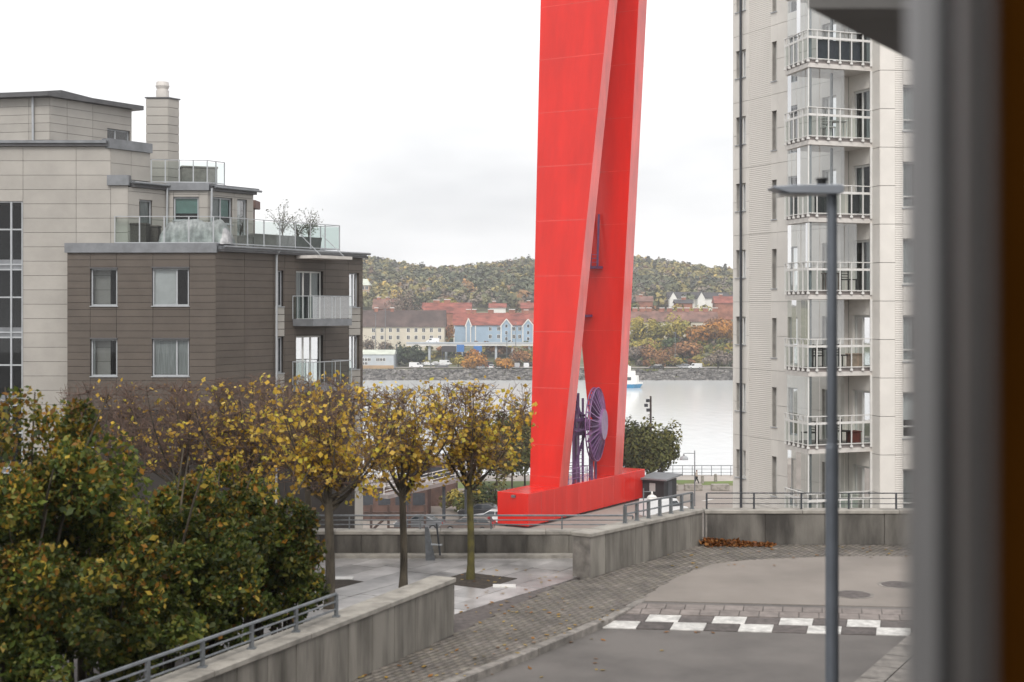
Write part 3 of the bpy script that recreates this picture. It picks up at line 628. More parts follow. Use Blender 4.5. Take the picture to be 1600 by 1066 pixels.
# tarpaulin over terrace furniture: a draped, wrinkled sheet
def drape(name, label, c, w, d, h, mm, cat, rot=0.0, nx=44, ny=18):
    V = []; Fa = []
    for j in range(ny + 1):
        for i in range(nx + 1):
            u, v = i / nx * 2 - 1, j / ny * 2 - 1
            ru = max(abs(u), abs(v)); top = min(1, max(0, (1 - abs(u)) / .25)) * min(1, max(0, (1 - abs(v)) / .35))
            z = h * (top ** .45) * (1 - .07 * math.sin(u * 6 + v * 2) - .03 * math.sin(13 * u + 5 * v))
            k = 1 + .05 * math.sin(9 * u + 4 * v + 3 * math.sin(5 * u))
            x, y = u * w / 2 * (.86 + .14 * (1 - top)), v * d / 2 * (.75 + .25 * (1 - top)) * k
            x += .03 * math.sin(30 * v + 9 * u); y += .05 * math.sin(24 * u + 5 * z)
            V.append((c[0] + x * math.cos(rot) - y * math.sin(rot), c[1] + x * math.sin(rot) + y * math.cos(rot), c[2] + max(0.01, z)))
    for j in range(ny):
        for i in range(nx): a = j * (nx + 1) + i; Fa.append((a, a + 1, a + nx + 2, a + nx + 1))
    o = fast_mesh(name, np.array(V), np.array(Fa), mm, smooth=True); return tag(o, label, cat)
drape('furniture_tarpaulin', 'crumpled silver grey tarpaulin over furniture on the roof terrace', Vector((P(307, 0, 58.6).x, 58.75, zd)), 3.0, 1.3, .98, mat('tarpaulin', (.36, .36, .37), .4, .2, 3, .8, 6), 'tarpaulin')
# ================================================================ tower block on the right
tower = thing('tower_block', (16, 60, QZ), 'tall pale tower block with stacked glazed corner balconies', 'building')
U2 = Vector((math.cos(R(22)), math.sin(R(22)), 0)); 
W0 = Vector((9.66, 62.2, 0)); WE = Vector((12.78, 55.3, 0)); WE2 = WE + U2 * .36; WR2 = Vector((13.66, 53.98, 0)); WF = Vector((13.80, 53.32, 0)); WG = Vector((14.37, 53.36, 0))
FL = 2.886; zf0 = zat(468, 53.0)                      # underside of the slab at eye level
KS = range(-3, 6)
ribbed = bpy.data.materials.new('ribbed_brick'); ribbed.use_nodes = True
t_ = ribbed.node_tree; b_ = t_.nodes['Principled BSDF']; b_.inputs['Roughness'].default_value = .7
tc_ = t_.nodes.new('ShaderNodeTexCoord'); sx_ = t_.nodes.new('ShaderNodeSeparateXYZ'); wv = t_.nodes.new('ShaderNodeMath'); wv.operation = 'MULTIPLY'; wv.inputs[1].default_value = 2 * math.pi / .083
sn = t_.nodes.new('ShaderNodeMath'); sn.operation = 'SINE'; cr_ = t_.nodes.new('ShaderNodeValToRGB'); mr_ = t_.nodes.new('ShaderNodeMapRange'); mr_.inputs[1].default_value = -1
t_.links.new(tc_.outputs['Object'], sx_.inputs[0]); t_.links.new(sx_.outputs['Z'], wv.inputs[0]); t_.links.new(wv.outputs[0], sn.inputs[0]); t_.links.new(sn.outputs[0], mr_.inputs[0]); t_.links.new(mr_.outputs[0], cr_.inputs[0])
cr_.color_ramp.elements[0].position = .02; cr_.color_ramp.elements[0].color = (.62, .59, .55, 1); cr_.color_ramp.elements[1].position = .3; cr_.color_ramp.elements[1].color = (.71, .675, .63, 1)
nz_ = t_.nodes.new('ShaderNodeTexNoise'); nz_.inputs['Scale'].default_value = .7; mm_ = t_.nodes.new('ShaderNodeMix'); mm_.data_type = 'RGBA'; mm_.blend_type = 'MULTIPLY'; mm_.inputs[0].default_value = .1
t_.links.new(tc_.outputs['Object'], nz_.inputs['Vector']); t_.links.new(cr_.outputs[0], mm_.inputs[6]); t_.links.new(nz_.outputs['Fac'], mm_.inputs[7]); t_.links.new(mm_.outputs[2], b_.inputs['Base Color'])
bp_ = t_.nodes.new('ShaderNodeBump'); bp_.inputs['Strength'].default_value = .5; bp_.inputs['Distance'].default_value = .02; t_.links.new(mr_.outputs[0], bp_.inputs['Height']); t_.links.new(bp_.outputs[0], b_.inputs['Normal'])
M['ribbed'] = ribbed
frA = Fr(xy(W0), xy(WE - W0)); LA = (WE - W0).length
aL1, aL2 = frA.a(1149), frA.a(1161); aw1, aw2 = frA.a(1205), frA.a(1213.5); ab = frA.a(1228)
segs = [(0, aL1, 'tower'), (aL1, aL2 + .25, 'tower'), (aL2 + .25, frA.a(1170), 'tower'), (frA.a(1170), aw1 - .02, 'ribbed'), (aw1 - .02, frA.a(1215.5), 'tower'), (frA.a(1215.5), ab + .1, 'tower')]
lastk = max(KS)
wallA = None
for k in KS:
    zs = zf0 + k * FL - .06; zn = zs + FL          # storey seam to seam
    def zz(px, py0): return frA.z(px, py0)
    holes = [(aL1 + .04, aL2 + .2, zs + 1.05, zs + 2.25), (aw1 + .04, aw2 - .0, zs + .55, zs + 2.2), (ab + .12, frA.a(1246), zs + .3, zs + 2.25), (frA.a(1284), frA.a(1309), zs + .28, zs + 2.3)]
    mb = MB()
    for r in carve((0, LA, zs, zn), holes): frA.box(mb, r[0], r[1], -.3, -.04, r[2], r[3])
    w = mb.build('wall', M['towerback'], tower)
    for (s0, s1, mm) in segs + [(ab + .1, LA, 'tower')]:
        for (q0, q1) in ([(zs, zn)] if mm == 'ribbed' else [(zs, zs + FL * .5), (zs + FL * .5, zn)]):
            pcs = carve((s0 + .004, s1 - .004, q0 + .008, q1 - .008), holes)
            if not pcs: continue
            o = (.0 if mm == 'tower' else -.012)
            for q in pcs: m = MB(); frA.box(m, q[0], q[1], -.04, o, q[2], q[3]); m.build('facade_panel', M[mm], w)
    window(frA, holes[0], tower, cols=(0, .5, 1), inset=.16, fm='whiteframe', cover=[(.05, .45, 0, 1, 'curtain')] if k % 2 else [(.1, .95, .0, 1, 'blind')])
    window(frA, holes[1], tower, rows=(0, .24, 1), inset=.2, fm='whiteframe', cover=[(.0, 1, 0, 1, 'curtain')], fw=.05, back='curtain')
    rc_ = lambda: random.choice([None, [(.02, .35, 0, 1, 'curtain')], [(0, .3, 0, 1, 'curtain'), (.7, 1, 0, 1, 'curtain')], [(.02, .98, random.uniform(.3, .75), 1, 'blind')], [(.55, .97, 0, 1, 'blind')]])
    window(frA, holes[2], tower, inset=.12, sill=False, cover=rc_()); window(frA, holes[3], tower, cols=(0, .3, 1), inset=.14, fm='whiteframe', sill=False, cover=[(.35, 1, 0, 1, 'blind')] if k > 0 else [(.5, 1, 0, 1, 'curtain')], name='balcony_door')
    # recessed return and the wall with the balcony door
    frC_ = Fr(xy(WE), xy(WE2 - WE)); fbox(frC_, 'return_wall', 'tower', tower, .0, .36, -.3, 0, zs + .002, zn - .002)
    frD = Fr(xy(WE2), xy(WR2 - WE2)); LD = (WR2 - WE2).length; hd = (.28, LD - .12, zs + .34, zs + 2.35)
    mb = MB()
    for r in carve((0.02, LD, zs, zn), [hd]): frD.box(mb, r[0], r[1], -.3, 0, r[2], r[3])
    mb.build('loggia_wall', M['tower'], tower)
    window(frD, hd, tower, cols=(0, .45, 1), inset=.1, fm='whiteframe', sill=False, fw=.09, cover=rc_(), name='balcony_door')
    # facetted corner column and the right face
    frF1 = Fr(xy(WR2), xy(WF - WR2)); frF2 = Fr(xy(WF), xy(WG - WF)); frG = Fr(xy(WG), (math.cos(R(5)), math.sin(R(5))))
    cw = MB(); cw.prism([xy(WR2 + Vector((.05, .03, 0))), xy(WF + Vector((.05, .05, 0))), xy(WG + Vector((0, .05, 0))), xy(WG + Vector((0, .8, 0))), xy(WR2 + Vector((.2, .5, 0)))], zs, zn); cw = cw.build('corner_column', M['towerback'], tower)
    for (q0, q1) in ((zs, zs + FL * .5), (zs + FL * .5, zn)):
        for fr_ in (frF1, frF2): fbox(fr_, 'facade_panel', 'tower', cw, .004, (WF - WR2).length - .002 if fr_ is frF1 else (WG - WF).length, -.03, .012, q0 + .01, q1 - .01)
    hg = [(frG.a(1411), frG.a(1411) + 1.5, zs + .62, zs + 2.35), (4.5, 6.0, zs + .62, zs + 2.35), (8.5, 10.0, zs + .62, zs + 2.35)]
    mb = MB()
    for r in carve((0.0, 14, zs, zn), hg): frG.box(mb, r[0], r[1], -.35, -.04, r[2], r[3])
    gw = mb.build('right_wall', M['towerback'], tower); m = MB()
    g0, g1 = 0.01, 14
    for pc in carve((g0, hg[0][0] - .01, zs + .01, zn - .01), []): m = MB(); frG.box(m, pc[0], pc[1], -.04, .0, pc[2], pc[3]); m.build('facade_panel', M['ribbed'], gw)
    for (x0, x1, mm) in ((hg[0][0], hg[0][1], 'tower'), (hg[0][1], 4.5, 'ribbed'), (4.5, 6, 'tower'), (6, 8.5, 'ribbed'), (8.5, 10, 'tower'), (10, 14, 'ribbed')):
        for pc in carve((x0 + .004, x1 - .004, zs + .01, zn - .01), hg): m = MB(); frG.box(m, pc[0], pc[1], -.04, .0, pc[2], pc[3]); m.build('facade_panel', M[mm], gw)
    for h in hg: window(frG, h, tower, rows=(0, .25, 1), inset=.16, fm='whiteframe', cover=rc_() or [(.0, 1, 0, 1, 'curtain')], fw=.07)
mb = MB(); zlo, zhi = zf0 - 3 * FL - .06, zf0 + 6 * FL - .06
core_poly = [xy(W0 + U2 * .31), xy(WE + U2 * .4), xy(WR2 + U2 * .6), (15, 54.2), (28, 55.6), (24.5, 66), xy(W0 + U2 * .31 + Vector((.8, 2, 0)))]
for k in range(-3, 7): MB().prism(core_poly, zf0 + k * FL - .36, zf0 + k * FL - .1).build('floor_slab', M['room'], tower)
MB().prism([xy(W0 + U2 * 5), xy(WE + U2 * 4), (24, 57.5), (22, 64)], zlo, zhi).build('core', M['room'], tower)
MB().prism([xy(W0), xy(WE), xy(WR2), xy(WF), xy(WG), (28, 54.6), (24.5, 66), xy(W0 + Vector((2, 4, 0)))], QZ, zlo - .008).build('plinth', M['tower'], tower)
bw = MB(); bw.prism([xy(W0 + Vector((.02, .02, 0))), xy(W0 + Vector((1.2, 4, 0))), xy(W0 + Vector((1.5, 4, 0))), xy(W0 + U2 * .3)], zlo, zhi); bw.build('end_wall', M['tower'], tower)
MB().tube(frA.pt(frA.a(1159.5), .08, zhi), frA.pt(frA.a(1160.5), .08, QZ), .055, n=8).build('downpipe', M['darksteel'], tower)
# corner balconies
BL, BF, BR = Vector((10.57, 55.0, 0)), Vector((11.04, 53.0, 0)), Vector((13.60, 53.97, 0))
nLF = Vector((BF.y - BL.y, -(BF.x - BL.x), 0)).normalized(); nLF = nLF if nLF.x < 0 else -nLF
nFR = Vector(((BR - BF).y, -(BR - BF).x, 0)).normalized(); nFR = nFR if nFR.y < 0 else -nFR
slab_poly = [BL, BF, BR, WR2, WE2, WE, Vector((12.5, 55.85, 0))]
def off(poly, d): return [xy(poly[0] + nLF * d), xy(poly[1] + nLF * d + nFR * d), xy(poly[2] + nFR * d)] + [xy(p) for p in poly[3:]]
vz = lambda p, z: Vector((p.x, p.y, z))
def lerp(a, b, t): return a + (b - a) * t
for k in range(-3, 6):
    z = zf0 + k * FL; bt = z + .01
    bal = MB().prism(off(slab_poly, .0), bt, z + .17).build('balcony', M['slabwhite'], tower)
    MB().prism(off(slab_poly, -.06), z + .172, z + .31).build('floor_edge', M['slabgrey'], bal)
    zt_, zm_, zb_ = z + 1.40, z + 1.13, z + .34
    postpts = [lerp(BL, BF, t) for t in (.02, .2, .4, .6, .8)] + [BF] + [lerp(BF, BR, t) for t in (.13, .315, .5, .685, .87)]
    for i, p in enumerate(postpts):
        n = nLF if i < 5 else (nLF + nFR).normalized() if i == 5 else nFR
        m = MB(); m.bar(vz(p, z + .2) + n * .03, vz(p, zt_) + n * .03, .035, .04, up=n)
        m.box(p.x - .05 + n.x * .02, p.x + .05 + n.x * .02, p.y - .05 + n.y * .02, p.y + .05 + n.y * .02, z + .2, z + .275); m.build('railing_post', M['rail'], bal)
    for a, b, n in ((BL, BF, nLF), (BF, BR, nFR)):
        MB().bar(vz(a, zt_) + n * .03, vz(b, zt_) + n * .03, .06, .03).build('handrail', M['rail'], bal)
        MB().bar(vz(a, zm_) + n * .01, vz(b, zm_) + n * .01, .04, .085).build('middle_rail', M['rail'], bal)
        MB().bar(vz(a, zb_) + n * .01, vz(b, zb_) + n * .01, .04, .03).build('bottom_rail', M['rail'], bal)
        npan = 5
        for i in range(npan):                         # frameless glazing, one pane each
            p, q = lerp(a, b, (i + .03) / npan) - n * .08, lerp(a, b, (i + .97) / npan) - n * .08
            jit = n * random.uniform(-.012, .012)
            if not (n is nFR and i in ((3, 4) if k % 3 else (4,))):
                MB().add([vz(p, z + 1.2) + jit, vz(q, z + 1.2) - jit, vz(q, z + FL - .02) - jit, vz(p, z + FL - .02) + jit], [(0, 1, 2, 3)]).build('glazing_pane', M['bayglass'], bal)
            p, q = lerp(a, b, (i + .04) / npan), lerp(a, b, (i + .96) / npan)
            MB().add([vz(p, z + .36), vz(q, z + .36), vz(q, zm_ - .05), vz(p, zm_ - .05)], [(0, 1, 2, 3)]).build('glass_panel', M['glass2'], bal)
    cpt = BF - nLF * .12 - nFR * .12
    mb = MB(); mb.box(BF.x + .0, BF.x + .05, BF.y + .06, BF.y + .1, z + 1.41, z + FL); mb.build('glazing_post', M['rail'], bal)
    mb = MB(); c0 = lerp(BF, BR, .06) - nFR * .16; mb.tube(vz(c0, z + .311), vz(c0, z + FL + .005), .075, n=10); mb.build('balcony_column', M['column'], bal)
    mb = MB(); c0 = lerp(BF, BR, .60) - nFR * .95; mb.tube(vz(c0, z + .311), vz(c0, z + FL + .005), .06, n=10); mb.build('balcony_column', M['column'], bal)
    MB().box(BR.x - .02, BR.x + .06, BR.y - .05, BR.y + .02, z + .175, z + FL + .008).build('corner_post', M['rail'], bal)
# balcony furniture
chairm = mat('dark_chair', (.035, .026, .024), .6, .1); woodm = mat('brown_wood', (.11, .06, .045), .6, .2, 6)
def bpos(t, s, k): p = lerp(BF, BR, t) - nFR * s; return vz(p, zf0 + k * FL + .312)
def chair(label, c, rot, mm, h=.88):
    t = thing('balcony_chair', c, label, 'chair', 'chairs on the tower balconies'); t.rotation_euler = (0, 0, rot); 
    for sx in (-1, 1):
        for sy in (-1, 1): link2(MB().bar((sx * .2, sy * .2, 0), (sx * .2, sy * .2, .43 if sy < 0 else h), .035, .035), 'leg', mm, t)
    link2(MB().box(-.23, .23, -.23, .23, .43, .47), 'seat', mm, t)
    m = MB()
    for z in (.56, .66, .76, .86): m.box(-.2, .2, .185, .215, z - .03, z)
    link2(m, 'backrest', mm, t)
def link2(mb, name, mm, parent):
    o = mb.build(name, mm); o.parent = parent; return o
def table(label, c, w, d, h, mm):
    t = thing('balcony_table', c, label, 'table')
    link2(MB().box(-w / 2, w / 2, -d / 2, d / 2, h - .04, h), 'table_top', mm, t)
    for sx in (-1, 1):
        for sy in (-1, 1): link2(MB().bar((sx * (w / 2 - .06), sy * (d / 2 - .06), 0), (sx * (w / 2 - .06), sy * (d / 2 - .06), h - .04), .04, .04), 'leg', mm, t)
N_ = ['', '']
chair('dark slatted chair on the balcony fourth from the tower base, right', bpos(.78, .55, 1 - 1), .6, chairm); table('small dark table on the balcony at eye level', bpos(.5, .6, 0), .6, .6, .7, woodm)
chair('dark wooden chair on the second balcony below eye level, left', bpos(.24, .55, -1), -.7, chairm); chair('dark wooden chair on the second balcony below eye level, middle', bpos(.70, .75, -1), .8, chairm); table('dark dining table on the second balcony below eye level', bpos(.40, .7, -1), .8, .7, .72, chairm)
chair('dark chair at the left on the lowest fully visible balcony', bpos(.14, .5, -2), -1, chairm); chair('dark chair at the right on the lowest fully visible balcony', bpos(.72, .6, -2), .9, chairm); table('small round legged table on the lowest fully visible balcony', bpos(.38, .6, -2), .6, .6, .78, chairm)
lidded_box('tan box standing on the second balcony below eye level', bpos(.87, .5, -1), .5, .4, .52, R(22), mat('tan_box', (.38, .27, .21), .8))
lidded_box('rust red box on the lowest fully visible balcony', bpos(.86, .55, -2), .42, .4, .45, R(22), mat('rust_box', (.16, .04, .03), .8))
lidded_box('pale cabinet on the bottom balcony behind the railing', bpos(.75, .7, -3), 1.0, .4, .95, R(22), mat('pale_cabinet', (.55, .57, .52), .6))
chair('white slatted chair on the balcony below the top one', bpos(.45, .6, 2), .5, M['rail']); table('white folding table on the balcony below the top one', bpos(.62, .65, 2), .7, .6, .72, M['rail'])
navy = mat('navy_screen', (.028, .03, .042), .6, .15, 4)
for (k, t0, t1, lab, mm) in ((3, .17, .86, 'navy privacy screen behind the railing of the top balcony', navy), (1, .12, .46, 'black privacy screen on the balcony behind the lamp head', M['black']), (1, .66, .85, 'black screen at the right of the balcony behind the lamp head', M['black'])):
    t = thing('privacy_screen', bpos(t0, .14, k), lab, 'screen'); n = max(1, round((t1 - t0) / .185)); z = zf0 + k * FL
    for i in range(n):
        a, b = lerp(BF, BR, t0 + (t1 - t0) * (i + .02) / n) - nFR * .1, lerp(BF, BR, t0 + (t1 - t0) * (i + .98) / n) - nFR * .1
        MB().bar(vz(a, z + .72), vz(b, z + .72), .02, .72).build('panel', mm, t)
# ================================================================ red gantry crane
zb1 = EYE - 17.7; B0 = Vector((1.515, 134.7, 0))
crane = thing('gantry_crane', (B0.x, B0.y, QZ), 'huge red gantry crane leg pair standing on its long base', 'crane')
def cp(t, s, z): v = B0 + D * t - E * s; return Vector((v.x, v.y, z))
def cbox(name, m, t0, t1, s0, s1, z0, z1, par=crane, bevel=0): 
    c = [cp(t0, s0, z0), cp(t1, s0, z0), cp(t1, s1, z0), cp(t0, s1, z0)]; mb = MB().hexa(c + [Vector((v.x, v.y, z1)) for v in c]); return mb.build(name, M[m], par, bevel=bevel)
base = cbox('base', 'red', 0, 24.6, 0, 3.45, QZ + .22, zb1, bevel=.04)
for t0, t1 in ((.6, 4.6), (7, 11), (13.5, 17.5), (19.8, 23.8)):
    bg_ = cbox('bogie', 'red', t0, t1, .5, 2.95, QZ + .02, QZ + .218)
    for j in range(4):
        c = t0 + .5 + j * 1.0
        MB().tube(cp(c, .45, QZ + .12), cp(c, 3.0, QZ + .12), .12, n=14).build('wheel', M['darksteel'], bg_)
for i in range(1, 10): cbox('weld_band', 'redlight', i * 2.46 - .03, i * 2.46 + .03, -.012, .05, QZ + .3, zb1 - .06)
cbox('base_lamp', 'steel', -.25, -.002, 1.35, 1.75, zb1 - .42, zb1 - .2)
zA = zat(0, 143.); zTop = zA + 20
def leg(name, b, t):
    """b, t: (t_front, t_back, s_right, s_left) at base top and at zA; extended on to zTop"""
    def at_(z): f = (z - zb1) / (zA - zb1); return [p + (q - p) * f for p, q in zip(b, t)]
    def ring(z, g=0): q = at_(z); return [cp(q[0] - g, q[2] - g, z), cp(q[1] + g, q[2] - g, z), cp(q[1] + g, q[3] + g, z), cp(q[0] - g, q[3] + g, z)]
    o = MB(); zs = [zb1 + .002 + (zTop - zb1) * i / 14 for i in range(15)]; rs = [ring(z) for z in zs]
    for i in range(14): o.add(rs[i] + rs[i + 1], [(0, 1, 5, 4), (1, 2, 6, 5), (2, 3, 7, 6), (3, 0, 4, 7)])
    o.add(rs[-1], [(0, 1, 2, 3)]); o.add(rs[0], [(3, 2, 1, 0)])
    for f in range(len(o.f)): 
        if f < 56 and f % 4 == 0: o.m[f] = 1  # right-hand faces take the red with the sky sheen coloured in
    l = o.build(name, [M['red'], M['redlight']], crane)
    for z in [zb1 + .9] + [zb1 + 4 + 5.6 * i for i in range(11)]:
        m = MB(); a, b2 = ring(z, .012), ring(z + .07, .012); m.hexa(a + b2); m.build('weld_band', [M['redlight']], l)
    return l
legA = leg('near_leg', (5.92, 7.57, 0.02, 3.385), (11.9, 13.6, -2.35, 5.74))
legB = leg('far_leg', (17.46, 19.3, 0.02, 2.46), (18.3, 20.2, -2.35, 8.1))
# cable reel
rc = cp(13.5, .12, zat(663, 146.2)); rn = Vector((.96, -.28, 0)).normalized(); ru = rn.cross(UP).normalized()
reel = MB(); Rr = 3.75
def rp(r, a, o): return rc + rn * o + ru * (r * math.cos(a)) + UP * (r * math.sin(a))
for o_, rr, th in ((.25, Rr, .07), (-.15, Rr, .07), (.05, Rr - .12, .05)):
    for i in range(48): reel.tube(rp(rr, i * math.pi / 24, o_), rp(rr, (i + 1) * math.pi / 24, o_), th, n=6, cap=False)
rl = reel.build('cable_reel', M['purplelight'], crane)
for i in range(30):
    a = i * 2 * math.pi / 30; m = MB(); da = .035
    m.hexa([rp(1.2, a - .06, .9), rp(1.2, a + .06, .9), rp(1.1, a + .06, .2), rp(1.1, a - .06, .2), rp(3.7, a - .012, .3), rp(3.7, a + .012, .3), rp(3.7, a + .012, -.12), rp(3.7, a - .012, -.12)])
    m.build('spoke', M['purplelight'] if i % 3 else M['purple'], rl)
m = MB(); m.tube(rc + rn * .1, rc + rn * 1.0, 1.9, 1.55, n=32); m.build('hub', M['purplelight'], rl)
m = MB(); m.tube(rc - rn * 1.6, rc + rn * .3, .5, n=16); m.build('axle', M['purple'], rl)
# steelwork behind the reel: stair tower, masts and rails
sw_ = MB()
for (t, s, h) in ((9.6, .5, 9.5), (10.6, .5, 9.0), (9.6, 1.9, 8.8), (10.8, 2.0, 8.6), (11.9, .7, 8.4), (12.2, 1.7, 8.4), (14.1, .4, 3.6), (14.5, 1.3, 3.6), (12.9, .2, 3.3)): sw_.bar(cp(t, s, zb1), cp(t, s, zb1 + h), .24, .24)
fr1 = sw_.build('reel_frame', M['purple'], crane)
for (a, b, w) in (((9.6, .5, 4.9), (12.2, .7, 4.9), .4), ((9.6, 1.9, 4.9), (12.3, 1.7, 4.9), .4), ((9.4, .2, 6.3), (12.4, .5, 6.3), .3), ((9.2, .5, 7.6), (12, .5, 6.6), .2), ((9.6, .5, 9.4), (12.2, .6, 5), .2), ((10.6, .5, 8.9), (9.6, .5, 4.9), .16), ((9.6, .5, 1.2), (12.1, .6, 4.7), .16)):
    MB().bar(cp(a[0], a[1], zb1 + a[2]), cp(b[0], b[1], zb1 + b[2]), .2, w).build('beam', M['purple'], fr1)
MB().hexa([cp(9.3, .0, zb1 + 5.15), cp(12.6, .0, zb1 + 5.15), cp(12.6, 2.2, zb1 + 5.15), cp(9.3, 2.2, zb1 + 5.15), cp(9.3, .0, zb1 + 5.3), cp(12.6, 0, zb1 + 5.3), cp(12.6, 2.2, zb1 + 5.3), cp(9.3, 2.2, zb1 + 5.3)]).build('platform', M['purple'], fr1)
for i in range(12): MB().bar(cp(10.9, .55, zb1 + .4 * i + .3), cp(11.6, .55, zb1 + .4 * i + .3), .05, .05).build('rung', M['purplelight'], fr1)
for i in range(3):
    MB().bar(cp(7.9, .12, zb1 + .55 + .5 * i), cp(12.6, .12, zb1 + .55 + .5 * i), .06, .06).build('rail', M['purplelight'], fr1)
    MB().bar(cp(7.9, 2.9, zb1 + .55 + .5 * i), cp(13.6, 2.9, zb1 + .55 + .5 * i), .06, .06).build('rail', M['purplelight'], fr1)
for i in range(7): MB().bar(cp(7.95 + .77 * i, .12, zb1), cp(7.95 + .77 * i, .12, zb1 + 1.6), .07, .07).build('rail_post', M['purplelight'], fr1)
# service platforms on the inner face of the far leg
def platform(px, py, w, hgt):
    q = 17.1; f = (zat(py, 148) - zb1) / (zA - zb1); z = zat(py, 148); tf = 17.46 + (18.3 - 17.46) * f
    k = (px - 800) / F; den = lambda s: 0
    s = (B0.x + D.x * tf - k * (B0.y + D.y * tf)) / (E.x - k * E.y)
    o = cbox('service_platform', 'purple', tf - 1.3, tf - .02, s - w / 2, s + w / 2, z - .25, z)
    if hgt:
        for e_ in (-.5, .0, .5): MB().bar(cp(tf - 1.2, s + e_ * w, z), cp(tf - .15, s + e_ * w + .4, z + hgt), .2, .2).build('strut', M['purple'], o)
        for i in range(3): MB().bar(cp(tf - 1.25, s - w / 2, z + .4 + i * .4), cp(tf - 1.25, s + w / 2, z + .4 + i * .4), .05, .05).build('rail', M['purplelight'], o)
platform(931, 415, 1.7, 5.5); platform(918, 492, 1.2, 0)
# ---------------------------------------------------------------- quay, water, far shore
WZ = QZ - 2.5; YQ = 178.0
struct(MB().box(-260, 260, 28.5, YQ, QZ - 4.5, QZ).build('quay_ground', M['quay']))
def sheet(name, pts, z, m, kind='structure'):
    o = MB().add([(p[0], p[1], z) for p in pts], [tuple(range(len(pts)))]).build(name, M[m]); o['kind'] = kind; return o
def Gq(px, py): return xy(G(px, py, QZ))
sheet('promenade', [(-250, 170.5), (250, 170.5), (250, 177.6), (-250, 177.6)], QZ + .004, 'gravel')
sheet('grass_strip', [Gq(1040, 757.5), Gq(1086, 757), Gq(1086, 750), Gq(1040, 750.5)], QZ + .006, 'grass'); sheet('grass_strip', [Gq(1096, 758), Gq(1150, 759), Gq(1150, 751.5), Gq(1096, 752.5)], QZ + .006, 'grass'); sheet('grass_strip', [Gq(640, 764), Gq(850, 762), Gq(850, 752), Gq(640, 752)], QZ + .006, 'grass')
sheet('crossing_marking', [Gq(1095, 783), Gq(1108, 780), Gq(1116, 780), Gq(1104, 783)], QZ + .008, 'white_paint')
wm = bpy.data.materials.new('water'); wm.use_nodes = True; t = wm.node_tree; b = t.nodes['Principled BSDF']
b.inputs['Base Color'].default_value = (.68, .70, .70, 1); b.inputs['Roughness'].default_value = .14; b.inputs['IOR'].default_value = 1.7; b.inputs['Specular IOR Level'].default_value = .5  # very pale base colour stands in for part of the sky glare
tc = t.nodes.new('ShaderNodeTexCoord'); mp = t.nodes.new('ShaderNodeMapping'); mp.inputs['Scale'].default_value = (.5, .22, 1); n1 = t.nodes.new('ShaderNodeTexNoise'); n1.inputs['Scale'].default_value = .9; n1.inputs['Detail'].default_value = 5
n2 = t.nodes.new('ShaderNodeTexNoise'); n2.inputs['Scale'].default_value = .035; n2.inputs['Detail'].default_value = 3
mu = t.nodes.new('ShaderNodeMath'); mu.operation = 'MULTIPLY'; bp = t.nodes.new('ShaderNodeBump'); bp.inputs['Strength'].default_value = 1.0; bp.inputs['Distance'].default_value = .16
t.links.new(tc.outputs['Object'], mp.inputs[0]); t.links.new(mp.outputs[0], n1.inputs['Vector']); t.links.new(mp.outputs[0], n2.inputs['Vector']); t.links.new(n1.outputs['Fac'], mu.inputs[0]); t.links.new(n2.outputs['Fac'], mu.inputs[1])
t.links.new(mu.outputs[0], bp.inputs['Height']); t.links.new(bp.outputs[0], b.inputs['Normal'])
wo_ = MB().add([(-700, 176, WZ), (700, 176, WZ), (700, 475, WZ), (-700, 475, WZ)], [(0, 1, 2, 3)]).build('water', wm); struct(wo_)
prof_px = [300, 520, 570, 600, 640, 690, 720, 750, 790, 850, 940, 1000, 1040, 1060, 1090, 1140, 1200, 1500]; prof_y = [404, 404, 406, 410, 416, 421, 417, 412, 409, 410, 409, 409, 410, 415, 418, 422, 424, 420]
def hgt(x, y):
    if y < 455: return WZ - 3
    pts = [(455, WZ - .6), (459, WZ + .2), (466, QZ + .2), (500, QZ + .6), (520, -10.4), (545, -9.0), (620, -4.), (680, 2.5), (730, 7.0)]
    if y <= 730:
        for (a, b), (c, d) in zip(pts[:-1], pts[1:]):
            if y <= c: return b + (d - b) * (y - a) / (c - a)
    px = 800 + x / y * F; top = zat(np.interp(px, prof_px, prof_y) + 11, 1100.)
    f = min(1, (y - 730) / 370); return 7 + (top - 7) * (f ** .8) + math.sin(x * .03 + y * .017) * 2.2 * f
xs = np.linspace(-620, 620, 100); ys = np.concatenate([np.array([450, 455, 459, 462, 466]), np.linspace(475, 740, 28), np.linspace(760, 1500, 36)])
V = np.array([(x, y, hgt(x, y) if y < 1101 else hgt(x, 1100) - (y - 1100) * .03) for y in ys for x in xs]); nx = len(xs)
Fc = np.array([(j * nx + i, j * nx + i + 1, (j + 1) * nx + i + 1, (j + 1) * nx + i) for j in range(len(ys) - 1) for i in range(nx - 1)])
cy_ = V[Fc].mean(1)[:, 1]
struct(fast_mesh('far_terrain', V, Fc, [M['bank'], M['woodland']], smooth=True, mi=(cy_ > 700).astype(int)))
sheet('far_street', [(-200, 478), (200, 478), (200, 484), (-200, 484)], QZ + .62, 'gravel')
